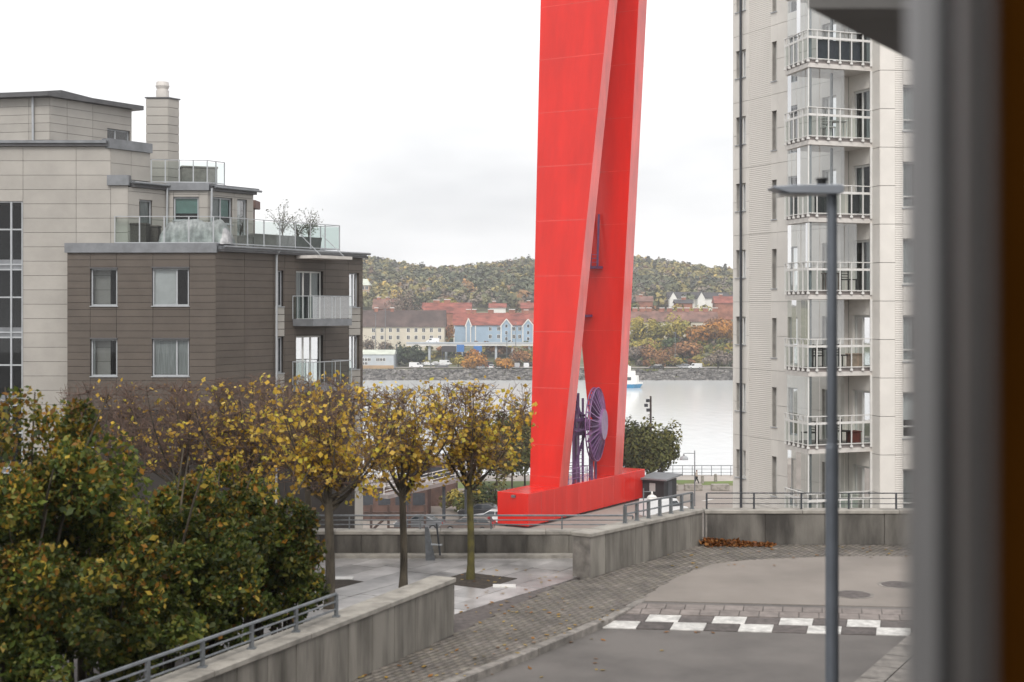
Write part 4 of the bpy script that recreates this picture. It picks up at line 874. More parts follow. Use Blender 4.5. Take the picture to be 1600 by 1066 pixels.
# leaf clouds --------------------------------------------------------------
def leaf_quads(Pt, size, cols, aspect=.75, updir=.35, out=None):
    n = len(Pt); d = rng.normal(size=(n, 3)); d /= np.linalg.norm(d, axis=1)[:, None]
    nrm = rng.normal(size=(n, 3)) * (.38 if out is not None else 1) + np.array([0, 0, updir])
    if out is not None: nrm = nrm + out
    nrm = nrm; nrm /= np.linalg.norm(nrm, axis=1)[:, None]
    a = np.cross(d, nrm); a /= np.linalg.norm(a, axis=1)[:, None] + 1e-9; b = np.cross(nrm, a)
    s = (np.asarray(size) * rng.uniform(.6, 1.35, n))[:, None]; a = a * s; b = b * s * aspect
    V = np.stack([Pt - a, Pt - b, Pt + a, Pt + b], 1).reshape(-1, 3)
    return V, np.arange(4 * n).reshape(n, 4), np.repeat(cols, 4, 0)
def crown_points(n, lobes, rad, hh, base):
    """points in a cloud of lobes: centre list chosen inside an ellipsoid, points biased to each lobe's shell"""
    c = rng.normal(size=(lobes, 3)); c /= np.linalg.norm(c, axis=1)[:, None]; c *= rng.uniform(.25, .78, (lobes, 1)); c[:, 2] = np.abs(c[:, 2]) * 1.0 - .25
    r = rng.uniform(.26, .46, lobes); k = rng.integers(0, lobes, n)
    d = rng.normal(size=(n, 3)); d /= np.linalg.norm(d, axis=1)[:, None]; q = c[k] + d * (r[k] * rng.uniform(.55, 1.0, n) ** .5)[:, None]
    q[:, 0] *= rad; q[:, 1] *= rad; q[:, 2] = base + (q[:, 2] + .55) / 1.5 * hh
    return q, k, d
PAL = dict(olive=[(.10, .105, .035), (.13, .125, .04), (.075, .085, .03)], ochre=[(.23, .19, .045), (.28, .22, .05), (.17, .155, .045)], orange=[(.34, .16, .03), (.27, .12, .03), (.20, .11, .035)],
           rust=[(.19, .095, .045), (.15, .085, .045), (.23, .12, .05)], green=[(.055, .075, .03), (.07, .09, .033), (.045, .062, .03)], bare=[(.15, .12, .10), (.125, .105, .09), (.17, .135, .10)], dark=[(.03, .042, .024), (.04, .052, .03), (.025, .035, .022)], yellow=[(.40, .27, .04), (.45, .31, .06), (.30, .22, .05)], pine=[(.03, .045, .03), (.04, .055, .035), (.05, .06, .04)])
# wooded hill: one mass
Vs, Fs_, Cs, off_ = [], [], [], 0
names = ['olive', 'ochre', 'green', 'rust', 'bare', 'orange', 'pine', 'yellow']; pr = np.array([.30, .22, .16, .06, .2, .025, .04, .03]); pr /= pr.sum()
spots = []
for y in np.arange(690, 1135, 7.5):
    w = .21 * y
    for x in np.arange(-.155 * y, .185 * y, 7.2): spots.append((x + random.uniform(-3, 3), y + random.uniform(-3.5, 3.5)))
for (x, y) in spots:
    px = 800 + x / y * F
    if y < 735 and not (560 < px < 700 or 705 < px < 840 or px > 985) and random.random() < .3: continue
    z = hgt(x, min(y, 1100)); nm = names[rng.choice(8, p=pr)]
    cl = math.sin(x * .021 + 1.3) + math.sin(y * .017 + x * .011)          # stands of one kind
    if cl > .9 and random.random() < .55: nm = 'green'
    if cl < -1.0 and random.random() < .5: nm = 'ochre'
    rad = random.uniform(3.6, 6.2); h = random.uniform(7, 11.5)
    if nm == 'pine': rad *= .55; h *= 1.25
    n = 95 if y > 760 else 130
    q, k, dd_ = crown_points(n, 6, rad, h * .8, h * .18)
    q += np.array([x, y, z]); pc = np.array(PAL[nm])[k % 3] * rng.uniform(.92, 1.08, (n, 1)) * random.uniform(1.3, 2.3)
    pc = pc * .62 + np.array([.30, .275, .235]) * .38 * random.uniform(.75, 1.2)  # pale grey mixed into the leaf colours as stand-in for distance haze
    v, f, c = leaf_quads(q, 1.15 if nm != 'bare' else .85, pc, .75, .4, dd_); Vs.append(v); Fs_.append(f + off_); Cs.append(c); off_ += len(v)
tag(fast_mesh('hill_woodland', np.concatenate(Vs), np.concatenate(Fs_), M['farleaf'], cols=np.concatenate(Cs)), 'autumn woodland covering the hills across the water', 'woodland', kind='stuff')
# riprap
Vs, Fs_, Cs, off_ = [], [], [], 0
cube = np.array([(-1, -1, -1), (1, -1, -1), (1, 1, -1), (-1, 1, -1), (-1, -1, 1), (1, -1, 1), (1, 1, 1), (-1, 1, 1)], float) * .5; cf = np.array([(3, 2, 1, 0), (4, 5, 6, 7), (0, 1, 5, 4), (1, 2, 6, 5), (2, 3, 7, 6), (3, 0, 4, 7)])
for i in range(5200):
    y = random.uniform(456.5, 466.5); x = random.uniform(-75, 90); s = random.uniform(.35, 1.15)
    r = Matrix.Rotation(random.uniform(0, 6), 3, 'Z') @ Matrix.Rotation(random.uniform(-.6, .6), 3, 'X')
    v = (cube * rng.uniform(.7, 1.25, (8, 3)) * np.array([1.2, .9, .7]) * s) @ np.array(r).T + np.array([x, y, hgt(x, y) + .12])
    Vs.append(v); Fs_.append(cf + off_); Cs.append(np.repeat([[random.uniform(.4, 1.7)] * 3], 8, 0)); off_ += 8
tag(fast_mesh('shore_riprap', np.concatenate(Vs), np.concatenate(Fs_), M['rock'], cols=np.concatenate(Cs)), 'grey riprap stones along the far shore', 'stones', kind='stuff')
# trees as things ------------------------------------------------------------
def tree(name, label, loc, height, rad, crown_base, pal, n=700, leaf=.4, lobes=9, trunk_r=.16, group=None, limbs=7, lm='farleaf', bark='bark', squash=1.0):
    x, y, z = loc; t = thing(name, loc, label, 'tree', group)
    m = MB(); top = z + crown_base + (height - crown_base) * .65
    m.tube((x, y, z - .1), (x, y, z + crown_base), trunk_r, trunk_r * .75, n=7, cap=False); m.tube((x, y, z + crown_base), (x + .2 * rad * random.uniform(-1, 1), y, top), trunk_r * .75, trunk_r * .2, n=6, cap=False)
    for i in range(limbs):
        a = random.uniform(0, 6.28); h0 = z + crown_base + (height - crown_base) * random.uniform(-.05, .35); rr = rad * random.uniform(.5, .85); h1 = h0 + (height - crown_base) * random.uniform(.2, .5)
        m.tube((x, y, h0), (x + math.cos(a) * rr, y + math.sin(a) * rr, h1), trunk_r * .4, trunk_r * .08, n=5, cap=False)
    m.build('trunk', M[bark], t, smooth=True)
    q, k, dd_ = crown_points(n, lobes, rad, height - crown_base, crown_base); q += np.array([x, y, z])
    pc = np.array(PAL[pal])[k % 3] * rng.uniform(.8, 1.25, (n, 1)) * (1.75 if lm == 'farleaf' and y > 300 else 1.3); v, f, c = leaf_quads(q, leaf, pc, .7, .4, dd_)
    fast_mesh('crown', v, f, M[lm], t, cols=c); return t
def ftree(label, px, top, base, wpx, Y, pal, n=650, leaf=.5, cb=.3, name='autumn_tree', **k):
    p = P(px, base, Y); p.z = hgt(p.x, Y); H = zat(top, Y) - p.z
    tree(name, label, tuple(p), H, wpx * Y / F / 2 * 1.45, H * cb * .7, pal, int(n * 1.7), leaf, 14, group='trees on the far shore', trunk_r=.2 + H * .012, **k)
ftree('yellow green tree nearest the crane on the far shore, tall', 1000, 489, 545, 36, 545, 'ochre'); ftree('tall yellow green tree with dark trunk under the long red roof', 1026, 492, 548, 34, 540, 'ochre', 700); ftree('broad yellow green tree in the middle of the far right park', 1056, 486, 550, 46, 536, 'ochre', 900)
ftree('large bright orange tree beside the tower edge on the far shore', 1118, 492, 552, 66, 532, 'orange', 1500, .55); ftree('rust brown tree behind the bright orange one', 1125, 488, 545, 60, 555, 'rust', 900)
ftree('brown tree beside the boat on the far bank', 1001, 533, 578, 34, 500, 'bare', 500); ftree('grey brown tree second from the boat on the far bank', 1013, 532, 580, 30, 497, 'rust', 450, .4); ftree('leaning bare tree at the water edge right of the boat', 1036, 530, 588, 34, 470, 'rust', 420, .35, limbs=14)
ftree('rusty round tree behind the parked white vans', 1072, 528, 574, 50, 505, 'rust', 1000); ftree('small yellow green tree just behind the white vans', 1092, 552, 576, 24, 492, 'ochre', 400, .4); ftree('olive tree with bare trunk at the tower edge by the water', 1122, 540, 586, 44, 474, 'bare', 620, .4, limbs=14)
ftree('dark green shrub like tree in the middle of the right park', 1046, 522, 552, 26, 515, 'green', 400); ftree('low yellow bush tree left in the far right park', 1000, 522, 552, 40, 512, 'ochre', 500)
ftree('small olive bush at the water edge behind the boat', 1017, 577, 590, 20, 466, 'olive', 300, .35, cb=.05, limbs=3); ftree('small yellow tree between the parked cars on the right', 1050, 552, 580, 24, 490, 'ochre', 300, .4)
ftree('dense dark green tree beside the pale warehouse', 640, 529, 567, 40, 492, 'dark', 1100, cb=.12); ftree('narrow dark tree left of the dense dark tree', 618, 530, 566, 16, 496, 'dark', 400, cb=.2); ftree('leafless grey bush left of the dark trees', 600, 522, 560, 26, 505, 'bare', 350, .35); ftree('bare brown bush at the corner of the brown flats', 574, 520, 560, 30, 505, 'bare', 400, .35)
ftree('orange weeping tree standing alone on the far shore', 740, 540, 584, 38, 474, 'orange', 900, .4, cb=.08); ftree('yellow tree with dark trunk left of the weeping orange tree', 716, 552, 574, 22, 484, 'ochre', 260, .4); ftree('orange brown tree left of the crane by the shore', 790, 556, 585, 32, 476, 'orange', 650, .4, cb=.1); ftree('thin brown tree behind parked cars left of the crane', 812, 540, 582, 34, 490, 'rust', 450, .4); ftree('rust coloured tree in front of the blue house', 778, 535, 562, 34, 510, 'rust', 500); ftree('brown green tree beside the crane leg on the far shore', 822, 536, 575, 26, 495, 'olive', 400)
ftree('tall bare tree rising above the dark brown roof', 636, 430, 495, 58, 590, 'bare', 900, .4, cb=.35, limbs=22); ftree('orange tree between the cream house and the blue house', 703, 498, 545, 14, 530, 'rust', 260, .4); ftree('yellow tree behind the red roofs in the middle', 705, 462, 492, 40, 640, 'ochre', 500, .6); ftree('bushy brown tree above the blue house roof', 797, 475, 505, 40, 600, 'rust', 600, .5)
ftree('yellow green tree between the rows of red roofs', 1060, 468, 492, 40, 620, 'ochre', 500, .6); ftree('pale yellow tree below the white gabled houses', 1095, 468, 492, 36, 618, 'ochre', 500, .6); ftree('brown tree above the long red roof near the crane', 1022, 468, 492, 36, 615, 'rust', 450, .6); ftree('olive tree above the long red roof at the crane edge', 990, 466, 492, 26, 618, 'olive', 400, .6)
# undergrowth filling the far park between the trees: one mass
Vs, Fs_, Cs, off_ = [], [], [], 0
for i in range(420):
    Y = random.uniform(487, 560); px = random.uniform(975, 1160) if i % 3 else random.uniform(555, 850)
    if px < 900 and Y < 500 and 640 < px < 730: continue
    x = (px - 800) * Y / F; nm = random.choice(['ochre', 'ochre', 'olive', 'bare', 'olive', 'green', 'ochre', 'rust']); rad = random.uniform(1.5, 3.2); h = random.uniform(1.6, 4.2) * (1 if px > 900 else .75); n = 70
    q, k, dd_ = crown_points(n, 5, rad, h, 0); q += np.array([x, Y, hgt(x, Y)]); pc = np.array(PAL[nm])[k % 3] * rng.uniform(.85, 1.2, (n, 1)) * random.uniform(1.2, 2.0)
    v, f, c = leaf_quads(q, .55, pc, .7, .4, dd_); Vs.append(v); Fs_.append(f + off_); Cs.append(c); off_ += len(v)
tag(fast_mesh('park_undergrowth', np.concatenate(Vs), np.concatenate(Fs_), M['farleaf'], cols=np.concatenate(Cs)), 'low autumn bushes filling the park on the far shore', 'bushes', kind='stuff')
# wooded hillside beyond the left edge of the view (mirrored in the glossy crane)
hx = np.linspace(-560, -135, 44); hyy = np.linspace(-230, 175, 42)
V = np.array([(x, y, QZ - .3 + (38 + 5 * math.sin(y * .05) + 4 * math.sin(y * .13 + x * .07) + random.uniform(-3, 3)) * min(1, max(0, (-140 - x) / 75)) ** .7 * min(1, max(0, (168 - y) / 45)) ** .7) for y in hyy for x in hx]); nx = len(hx)
struct(fast_mesh('hillside', V, np.array([(j * nx + i, j * nx + i + 1, (j + 1) * nx + i + 1, (j + 1) * nx + i) for j in range(len(hyy) - 1) for i in range(nx - 1)]), M['woodland']))
# ---------------------------------------------------------------- far buildings
hm = dict(cream=mat('far_cream', (.62, .57, .47), .8, .05, .3), broof=mat('far_brown_roof', (.10, .07, .062), .85, .2, .25), rroof=mat('far_red_roof', (.30, .095, .07), .85, .25, .25, stretch=(1, 1, 3)), rroof2=mat('far_dull_roof', (.22, .12, .095), .85, .25, .25), blue=mat('far_blue', (.33, .44, .56), .8, .05, .3), white=mat('far_white', (.76, .75, .72), .7, .05, .3), win=mat('far_window', (.055, .06, .07), .25), tan=mat('far_tan', (.45, .31, .19), .8, .1, .3), pale=mat('far_pale_roof', (.55, .58, .50), .7, .1, .3), grey=mat('far_wall_grey', (.50, .54, .58), .7, .06, .3), dark=mat('far_dark', (.06, .055, .058), .8), brick=mat('far_brick', (.36, .15, .10), .85, .2, .4), cobalt=mat('container_blue', (.05, .19, .50), .6, .1))
def house(name, label, px0, px1, ridge, eave, base, Y, wall, roof, depth=10, wins=None, group='houses across the water', gable=None, chim=(), over=.5, cham=0):
    x0, x1 = P(px0, 0, Y).x, P(px1, 0, Y).x; zr, ze, zb = zat(ridge, Y + depth / 2), zat(eave, Y), min(zat(base, Y), hgt((x0 + x1) / 2, Y)) - 1.0
    t = thing(name, ((x0 + x1) / 2, Y, zb), label, 'house', group)
    if gable == 'x':      # ridge runs away from the viewer: gable faces us
        xm = (x0 + x1) / 2
        MB().add([(x0, Y, zb), (x1, Y, zb), (x1, Y, ze), (xm, Y, zr), (x0, Y, ze), (x0, Y + depth, zb), (x1, Y + depth, zb), (x1, Y + depth, ze), (xm, Y + depth, zr), (x0, Y + depth, ze)], [(0, 1, 2, 3, 4), (9, 8, 7, 6, 5), (0, 5, 6, 1), (1, 6, 7, 2), (4, 9, 5, 0)]).build('wall', hm[wall], t)
        r = MB()
        for a, zz in ((x0 - over, ze - over * .6), (x1 + over, ze - over * .6)): r.hexa([(a, Y - over, zz), (xm, Y - over, zr + .05), (xm, Y + depth, zr + .05), (a, Y + depth, zz), (a, Y - over, zz + .3), (xm, Y - over, zr + .35), (xm, Y + depth, zr + .35), (a, Y + depth, zz + .3)])
        rf = r.build('roof', hm[roof], t)
    else:
        MB().box(x0, x1, Y, Y + depth, zb, ze).build('wall', hm[wall], t)
        a, b = x0 - over, x1 + over; y0, y1, ym = Y - over, Y + depth + over, Y + depth / 2
        rf = MB().add([(a, y0, ze), (b, y0, ze), (b - cham, ym, zr), (a + cham, ym, zr), (a, y1, ze), (b, y1, ze)], [(0, 1, 2, 3), (5, 4, 3, 2), (1, 5, 2), (4, 0, 3), (4, 5, 1, 0)]).build('roof', hm[roof], t)
        if cham == 0: MB().add([(x0, Y, ze), (x0, Y + depth, ze), (x0, ym, zr - .3), (x1, Y, ze), (x1, Y + depth, ze), (x1, ym, zr - .3)], [(0, 1, 2), (5, 4, 3)]).build('gable', hm[wall], t)
    for (cpx, w, h) in chim:
        c = P(cpx, 0, Y + depth / 2).x; m = MB(); m.box(c - w / 2, c + w / 2, Y + depth / 2 - .6, Y + depth / 2 + .6, zr - 1, zr + h); m.build('chimney', hm['brick'], rf)
        m = MB(); m.box(c - w / 2 - .12, c + w / 2 + .12, Y + depth / 2 - .72, Y + depth / 2 + .72, zr + h + .002, zr + h + .25); m.build('chimney_cap', hm['white'], rf)
    for (pxs, pys, w, h) in (wins or []):
        for q in pxs:
            for py in pys:
                c = P(q, py, Y); m = MB(); m.box(c.x - w / 2 - .12, c.x + w / 2 + .12, Y - .05, Y - .002, c.z - h / 2 - .12, c.z + h / 2 + .12); wn = m.build('window', hm['white'], t)
                m = MB(); m.box(c.x - w / 2, c.x - .05, Y - .07, Y - .051, c.z - h / 2, c.z + h / 2); m.box(c.x + .05, c.x + w / 2, Y - .07, Y - .051, c.z - h / 2, c.z + h / 2); m.build('pane', hm['win'], wn)
    return t, zr, ze, zb
cw_ = [583.6, 597, 610, 622, 638, 650, 662, 674, 687]
house('cream_house', 'long cream house with dark brown roof on the far shore', 540, 694, 485, 511, 546, 520, 'cream', 'broof', 12, [(cw_, (516, 527.5), 1.0, 1.35)], chim=[(588, 1.2, .8), (613, 1.2, .8)])
t, zr, ze, zb = house('blue_house', 'pale blue gabled house row with red tiled roof across the water', 709, 834, 489, 508.5, 540, 540, 'blue', 'rroof', 12, [((766, 779, 803, 812), (514, 526), .95, 1.3)], chim=[(732, 1.6, 1.2), (741, 1.6, 1.2), (767, 2.2, 1.2), (800, 2.2, 1.2), (822, 1.6, 1.0)])
for q in (709.5, 743, 728.5, 735.5, 783, 799, 817, 833): c = P(q, 0, 539.9); MB().box(c.x - .2, c.x + .2, 539.6 if q in (709.5, 743) else 539.0, 539.98 if q in (709.5, 743) else 539.4, zb, ze - .1).build('corner_board', hm['white'], t)
for (g0, g1, apex, wn) in ((728, 736, 498.5, None), (782.5, 800, 499.5, 1), (816.5, 834, 500, 1)):
    a, b, yv = P(g0, 0, 539.4).x, P(g1, 0, 539.4).x, 539.4; zp = zat(apex, yv); zg = zat(510, yv); m_ = (a + b) / 2
    MB().add([(a, yv, zb), (b, yv, zb), (b, yv, zg), (m_, yv, zp), (a, yv, zg), (a, yv + 4, zb), (b, yv + 4, zb), (b, yv + 4, zg), (m_, yv + 4, zp), (a, yv + 4, zg)], [(0, 1, 2, 3, 4), (0, 4, 9, 5), (1, 6, 7, 2), (4, 3, 8, 9), (3, 2, 7, 8)]).build('gable_bay', hm['blue'], t)
    MB().bar((a - .3, yv - .2, zg - .2), (m_, yv - .2, zp + .25), .35, .4).build('barge_board', hm['white'], t); MB().bar((b + .3, yv - .22, zg - .2), (m_, yv - .22, zp + .25), .35, .4).build('barge_board', hm['white'], t)
    MB().add([(a - .4, yv - .35, zg - .1), (m_, yv - .35, zp + .5), (m_, yv + 5, zp + .5), (a - .4, yv + 5, zg - .1)], [(0, 1, 2, 3)]).build('gable_roof', hm['rroof'], t); MB().add([(b + .4, yv - .35, zg - .1), (m_, yv - .35, zp + .5), (m_, yv + 5, zp + .5), (b + .4, yv + 5, zg - .1)], [(0, 1, 2, 3)]).build('gable_roof', hm['rroof'], t)
    if wn:
        for py in (509.5, 520, 529.5):
            c = P(m_ / yv * F + 800, py, yv); MB().box(c.x - .5, c.x + .5, yv - .06, yv - .003, c.z - .65, c.z + .65).build('window', hm['white'], t); MB().box(c.x - .4, c.x + .4, yv - .08, yv - .061, c.z - .55, c.z + .55).build('pane', hm['win'], t)
house('red_roof_house', 'red roofed house behind the cream house, left', 583, 640, 467, 483, 500, 600, 'brick', 'rroof2', 12, chim=[(592, 1.5, .6), (606, 1.5, .6)])
house('red_roof_house', 'red roofed terrace with dark firewalls behind the cream house', 660, 735, 473, 489, 505, 600, 'brick', 'rroof', 13, chim=[(682, 2.6, 1.0), (699, 2.6, 1.2)])
house('red_roof_house', 'small red roof peeping above the blue house', 765, 790, 474, 481, 492, 640, 'white', 'rroof', 9, chim=[(772, 1.5, .8)]); house('red_roof_house', 'red roof touching the crane leg above the blue house', 815, 850, 473, 482, 495, 640, 'brick', 'rroof', 9, chim=[(826, 1.5, .8)])
house('white_hill_house', 'white house half hidden among the trees on the hill', 722, 750, 457, 466, 476, 735, 'white', 'rroof2', 9, gable='x')
house('long_red_roof_house', 'long block with dull red roof behind the right hand trees', 965, 1122, 486, 503, 530, 570, 'cream', 'rroof2', 13, [((1085, 1096, 1108), (512, 522), 1.0, 1.4)], chim=[(q, 2.0, 1.1) for q in (992, 1003, 1014, 1034, 1046, 1062, 1073, 1088, 1102, 1117)])
house('white_gabled_house', 'white house with dark roof and gable, left of the pair', 1045, 1095, 456.5, 466, 478, 690, 'white', 'dark', 11); house('white_gabled_house', 'white house with dark roof next to the tower edge', 1096, 1150, 457, 466.5, 480, 686, 'white', 'dark', 11)
for (a, b, lab) in ((1046, 1058, 'white pointed gable front of the left white house'), (1090, 1102, 'white pointed gable front of the right white house')): house('gable_front', lab, a, b, 456.5, 467, 480, 682, 'white', 'dark', 8, gable='x', over=.2)
house('red_roof_house', 'dark red roofed house by the crane on the slope', 996, 1020, 463, 471, 480, 660, 'brick', 'rroof2', 9, chim=[(1001, 1.4, .7)]); house('red_roof_house', 'dark house below the white gabled pair', 1056, 1082, 468, 474, 484, 655, 'brick', 'dark', 9, chim=[(1068, 2, 1)]); house('red_roof_house', 'red roofed house at the tower edge below the white gables', 1118, 1150, 463, 474, 490, 650, 'brick', 'rroof', 10, chim=[(1126, 1.6, .8)])
house('tan_villa', 'tan villa with pale roof at the corner of the brown flats', 545, 577, 436, 446, 478, 720, 'tan', 'pale', 9, [((567, 573), (450, 458), 1.4, 1.6)], cham=2)
t, zr, ze, zb = house('warehouse', 'pale warehouse with tan base at the water edge', 540, 615, 546.5, 554, 584, 478, 'grey', 'pale', 10, [((567, 572, 577, 590, 595, 600), (562,), .85, .9), ((567, 572), (568,), .85, .8)], over=.3)
x0, x1 = P(540, 0, 478).x, P(615, 0, 478).x; MB().box(x0 - .05, x1 + .06, 477.85, 477.99, zb, zat(571, 478)).build('brick_base', hm['tan'], t)
# viaduct road and blue containers
vd = thing('viaduct', P(720, 545, 505), 'low white viaduct road in front of the cream and blue houses', 'bridge'); a, b = P(635, 0, 505).x, P(835, 0, 505).x
MB().box(a, b, 505, 511, zat(540.5, 505), zat(537, 505)).build('deck', hm['white'], vd); MB().box(a, b, 504.7, 504.9, zat(536.9, 505), zat(534.6, 505)).build('barrier', hm['grey'], vd)
for q in range(645, 835, 26): c = P(q, 0, 506).x; MB().box(c - .4, c + .4, 506, 507, hgt(c, 506) - .5, zat(540.6, 505)).build('pier', hm['grey'], vd)
def container(label, px0, px1, py0, py1, Y, c):
    a, b_ = P(px0, py1, Y), P(px1, py0, Y); t = thing('shipping_container', a, label, 'container'); zb = hgt(a.x, Y)
    MB().box(a.x, b_.x, Y, Y + 2.5, a.z, b_.z).build('body', hm[c], t)
    for i in range(7): x = a.x + (b_.x - a.x) * (i + .5) / 7; MB().box(x - .08, x + .08, Y - .06, Y - .002, a.z + .1, b_.z - .1).build('rib', hm[c], t)
    for x in (a.x + .2, b_.x - .2): MB().box(x - .15, x + .15, Y + .2, Y + 2.3, zb, a.z - .002).build('support', hm['dark'], t)
container('bright blue container left of the orange weeping tree', 713.5, 725, 539, 550, 500, 'cobalt'); container('blue container right of the orange weeping tree', 740, 753, 541, 549.5, 500, 'cobalt'); container('dark green container under the viaduct', 690, 712, 541, 550, 501, 'dark')
# ---------------------------------------------------------------- vehicles
paint = {}
def carpaint(n, c):
    if n not in paint: paint[n] = mat('car_' + n, c, .3, .04, 1, coat=.6)
    return paint[n]
tail = mat('tail_light', (.45, .01, .012), .3); headl = mat('head_light', (.7, .72, .72), .15); wing = mat('car_glass', (.03, .036, .042), .08, .05); rim = mat('wheel_rim', (.4, .4, .41), .4, metal=.6)
def car(label, loc, rot, colr, kind='estate', name='parked_car', group='parked cars', L=4.7):
    t = thing(name, loc, label, 'van' if kind == 'van' else 'car', group); t.rotation_euler = (0, 0, rot)
    pm = carpaint(*colr); W = 1.8 if kind != 'van' else 1.95; s = L / 4.7
    if kind == 'van': prof = [(-2.35, .35), (2.3, .35), (2.36, .75), (2.2, .98), (1.45, 1.15), (.95, 1.9), (-2.3, 1.95), (-2.36, .7)]; cab = None
    else: prof = [(-2.33, .35), (2.3, .35), (2.36, .62), (2.15, .80), (1.05, .95), (-2.2, .98), (-2.36, .8)]
    if kind == 'estate': cab = [(1.15, .945), (.35, 1.43), (-1.75, 1.46), (-2.25, .975)]
    elif kind == 'sedan': cab = [(1.15, .945), (.35, 1.42), (-.95, 1.42), (-1.75, .97)]
    def extr(pr, w0, w1=None, zs=None):
        m = MB(); n = len(pr); w1 = w1 or w0; zmin, zmax = min(p[1] for p in pr), max(p[1] for p in pr)
        wd = lambda z: w0 + (w1 - w0) * (z - zmin) / (zmax - zmin)
        m.add([(x * s, -wd(z) / 2, z) for x, z in pr] + [(x * s, wd(z) / 2, z) for x, z in pr], [tuple(range(n)), tuple(range(2 * n - 1, n - 1, -1))] + [(i, n + i, n + (i + 1) % n, (i + 1) % n) for i in range(n)]); return m
    o = extr(prof, W, W * (.86 if kind == 'van' else .97)).build('body', pm, bevel=.05); o.parent = t
    if cab:
        o = extr(cab, W * .95, W * .74).build('cabin', pm, bevel=.04); o.parent = t
        c = cab; 
        for sg in (-1, 1):
            xs_ = [(c[0][0] - .18, c[1][0] - .02, .35), ]
            n = 3 if kind == 'estate' else 2; xa, xb = c[0][0] - .12, c[3][0] + .2
            tops = (c[1][0] - .02, c[2][0] + .12)
            for i in range(n):
                f0, f1 = (i + .03) / n, (i + .97) / n; lo = lambda f: xa + (xb - xa) * f; hi = lambda f: tops[0] + (tops[1] - tops[0]) * f
                y0, y1 = sg * (W * .95 / 2 - .0), sg * (W * .74 / 2 + .015)
                def yy(z): return sg * (W / 2 * (.95 + (.74 - .95) * (z - .945) / .49) + .012)
                o = MB().add([(lo(f0) * s, yy(1.0), 1.0), (lo(f1) * s, yy(1.0), 1.0), (hi(f1) * s, yy(1.36), 1.36), (hi(f0) * s, yy(1.36), 1.36)], [(0, 1, 2, 3)]).build('side_window', wing); o.parent = t
        for (p, q, d) in ((c[0], c[1], .02), (c[3], c[2], -.02)):
            z0, z1 = 1.0, 1.38; fx = lambda z: p[0] + (q[0] - p[0]) * (z - p[1]) / (q[1] - p[1]) + d
            o = MB().add([(fx(z0) * s, -W * .42, z0), (fx(z0) * s, W * .42, z0), (fx(z1) * s, W * .34, z1), (fx(z1) * s, -W * .34, z1)], [(0, 1, 2, 3)]).build('windscreen', wing); o.parent = t
    else:
        for sg in (-1, 1): o = MB().add([(1.32 * s, sg * (W * .475 + .012), 1.18), (.35 * s, sg * (W * .475 + .012), 1.18), (.35 * s, sg * (W * .442 + .012), 1.7), (.92 * s, sg * (W * .442 + .012), 1.7)], [(0, 1, 2, 3)]).build('side_window', wing); o.parent = t
        o = MB().add([(1.46 * s, -W * .42, 1.18), (1.46 * s, W * .42, 1.18), (1.09 * s, W * .38, 1.75), (1.09 * s, -W * .38, 1.75)], [(0, 1, 2, 3)]).build('windscreen', wing); o.parent = t
    for sx in (1.42, -1.42):
        for sg in (-1, 1):
            o = MB().tube((sx * s, sg * (W / 2 - .2), .32), (sx * s, sg * (W / 2 + .01), .32), .32, n=16).build('wheel', M['black']); o.parent = t
            r = MB().tube((sx * s, sg * (W / 2 + .011), .32), (sx * s, sg * (W / 2 + .02), .32), .2, n=12).build('rim', rim); r.parent = o
    for sg in (-1, 1):
        zt0, zt1 = (.72, 1.05) if kind == 'estate' else (.7, .86)
        o = MB().box(-2.37 * s, -2.2 * s, sg * W * .42 - .1, sg * W * .42 + .1, zt0, zt1).build('tail_light', tail); o.parent = t
        o = MB().box(2.15 * s, 2.37 * s, sg * W * .38 - .14, sg * W * .38 + .14, .62, .74).build('head_light', headl); o.parent = t
    return t
WHT = ('white', (.72, .73, .74)); SIL = ('silver', (.42, .43, .45)); DRK = ('dark', (.03, .032, .036)); BRN = ('brown', (.12, .095, .085)); GRY = ('grey', (.12, .125, .135))
def gq(px, Y): return Vector(((px - 800) * Y / F, Y, QZ))
car('grey brown estate car with red tail light behind the plaza railing', gq(731, 133), R(172), BRN, 'estate', L=5.0)
car('white car half hidden behind the crane base', gq(772, 137.5), R(168), WHT, 'sedan', L=4.7)
car('dark grey car at the left end of the parked row', gq(655, 134), R(176), GRY, 'sedan', L=4.6)
car('black car behind the white one left of the crane base', gq(753, 142), R(170), DRK, 'sedan', L=4.6)
car('white van parked right of the crane base', gq(1037, 142), R(32), WHT, 'van', 'parked_van', L=5.0)
def gf(px, Y): x = (px - 800) * Y / F; return Vector((x, Y, hgt(x, Y) + .02))
far = [(650, 481, 3, WHT, 'van', 'white delivery van on the far shore near the warehouse'), (690, 481, 182, GRY, 'sedan', 'dark car ahead of the delivery van on the far shore'), (668, 494, 0, WHT, 'sedan', 'white car in the far car park, lower left'), (682, 497, 4, SIL, 'sedan', 'silver car in the far car park, middle'), (697, 497, 2, WHT, 'van', 'white van in the far car park, right'), (655, 497, 2, WHT, 'sedan', 'white car behind the dense dark tree'),
       (769, 476, 80, WHT, 'estate', 'white car facing the water right of the weeping tree'), (752, 473, 60, SIL, 'sedan', 'silver car low at the shore right of the weeping tree'), (767, 484, 85, DRK, 'van', 'dark van behind the white car near the shore'), (808, 478, 90, SIL, 'van', 'grey van left of the crane by the far shore'), (822, 478, 92, WHT, 'van', 'white van against the crane leg on the far shore'),
       (1025, 478, 178, DRK, 'estate', 'dark grey car on the far shore beside the boat'), (1071, 476, 183, SIL, 'sedan', 'silver car in front of the white van across the water'), (1086, 475, 178, WHT, 'van', 'white van across the water below the rusty tree'), (1068, 484, 180, GRY, 'sedan', 'grey car behind the white van across the water')]
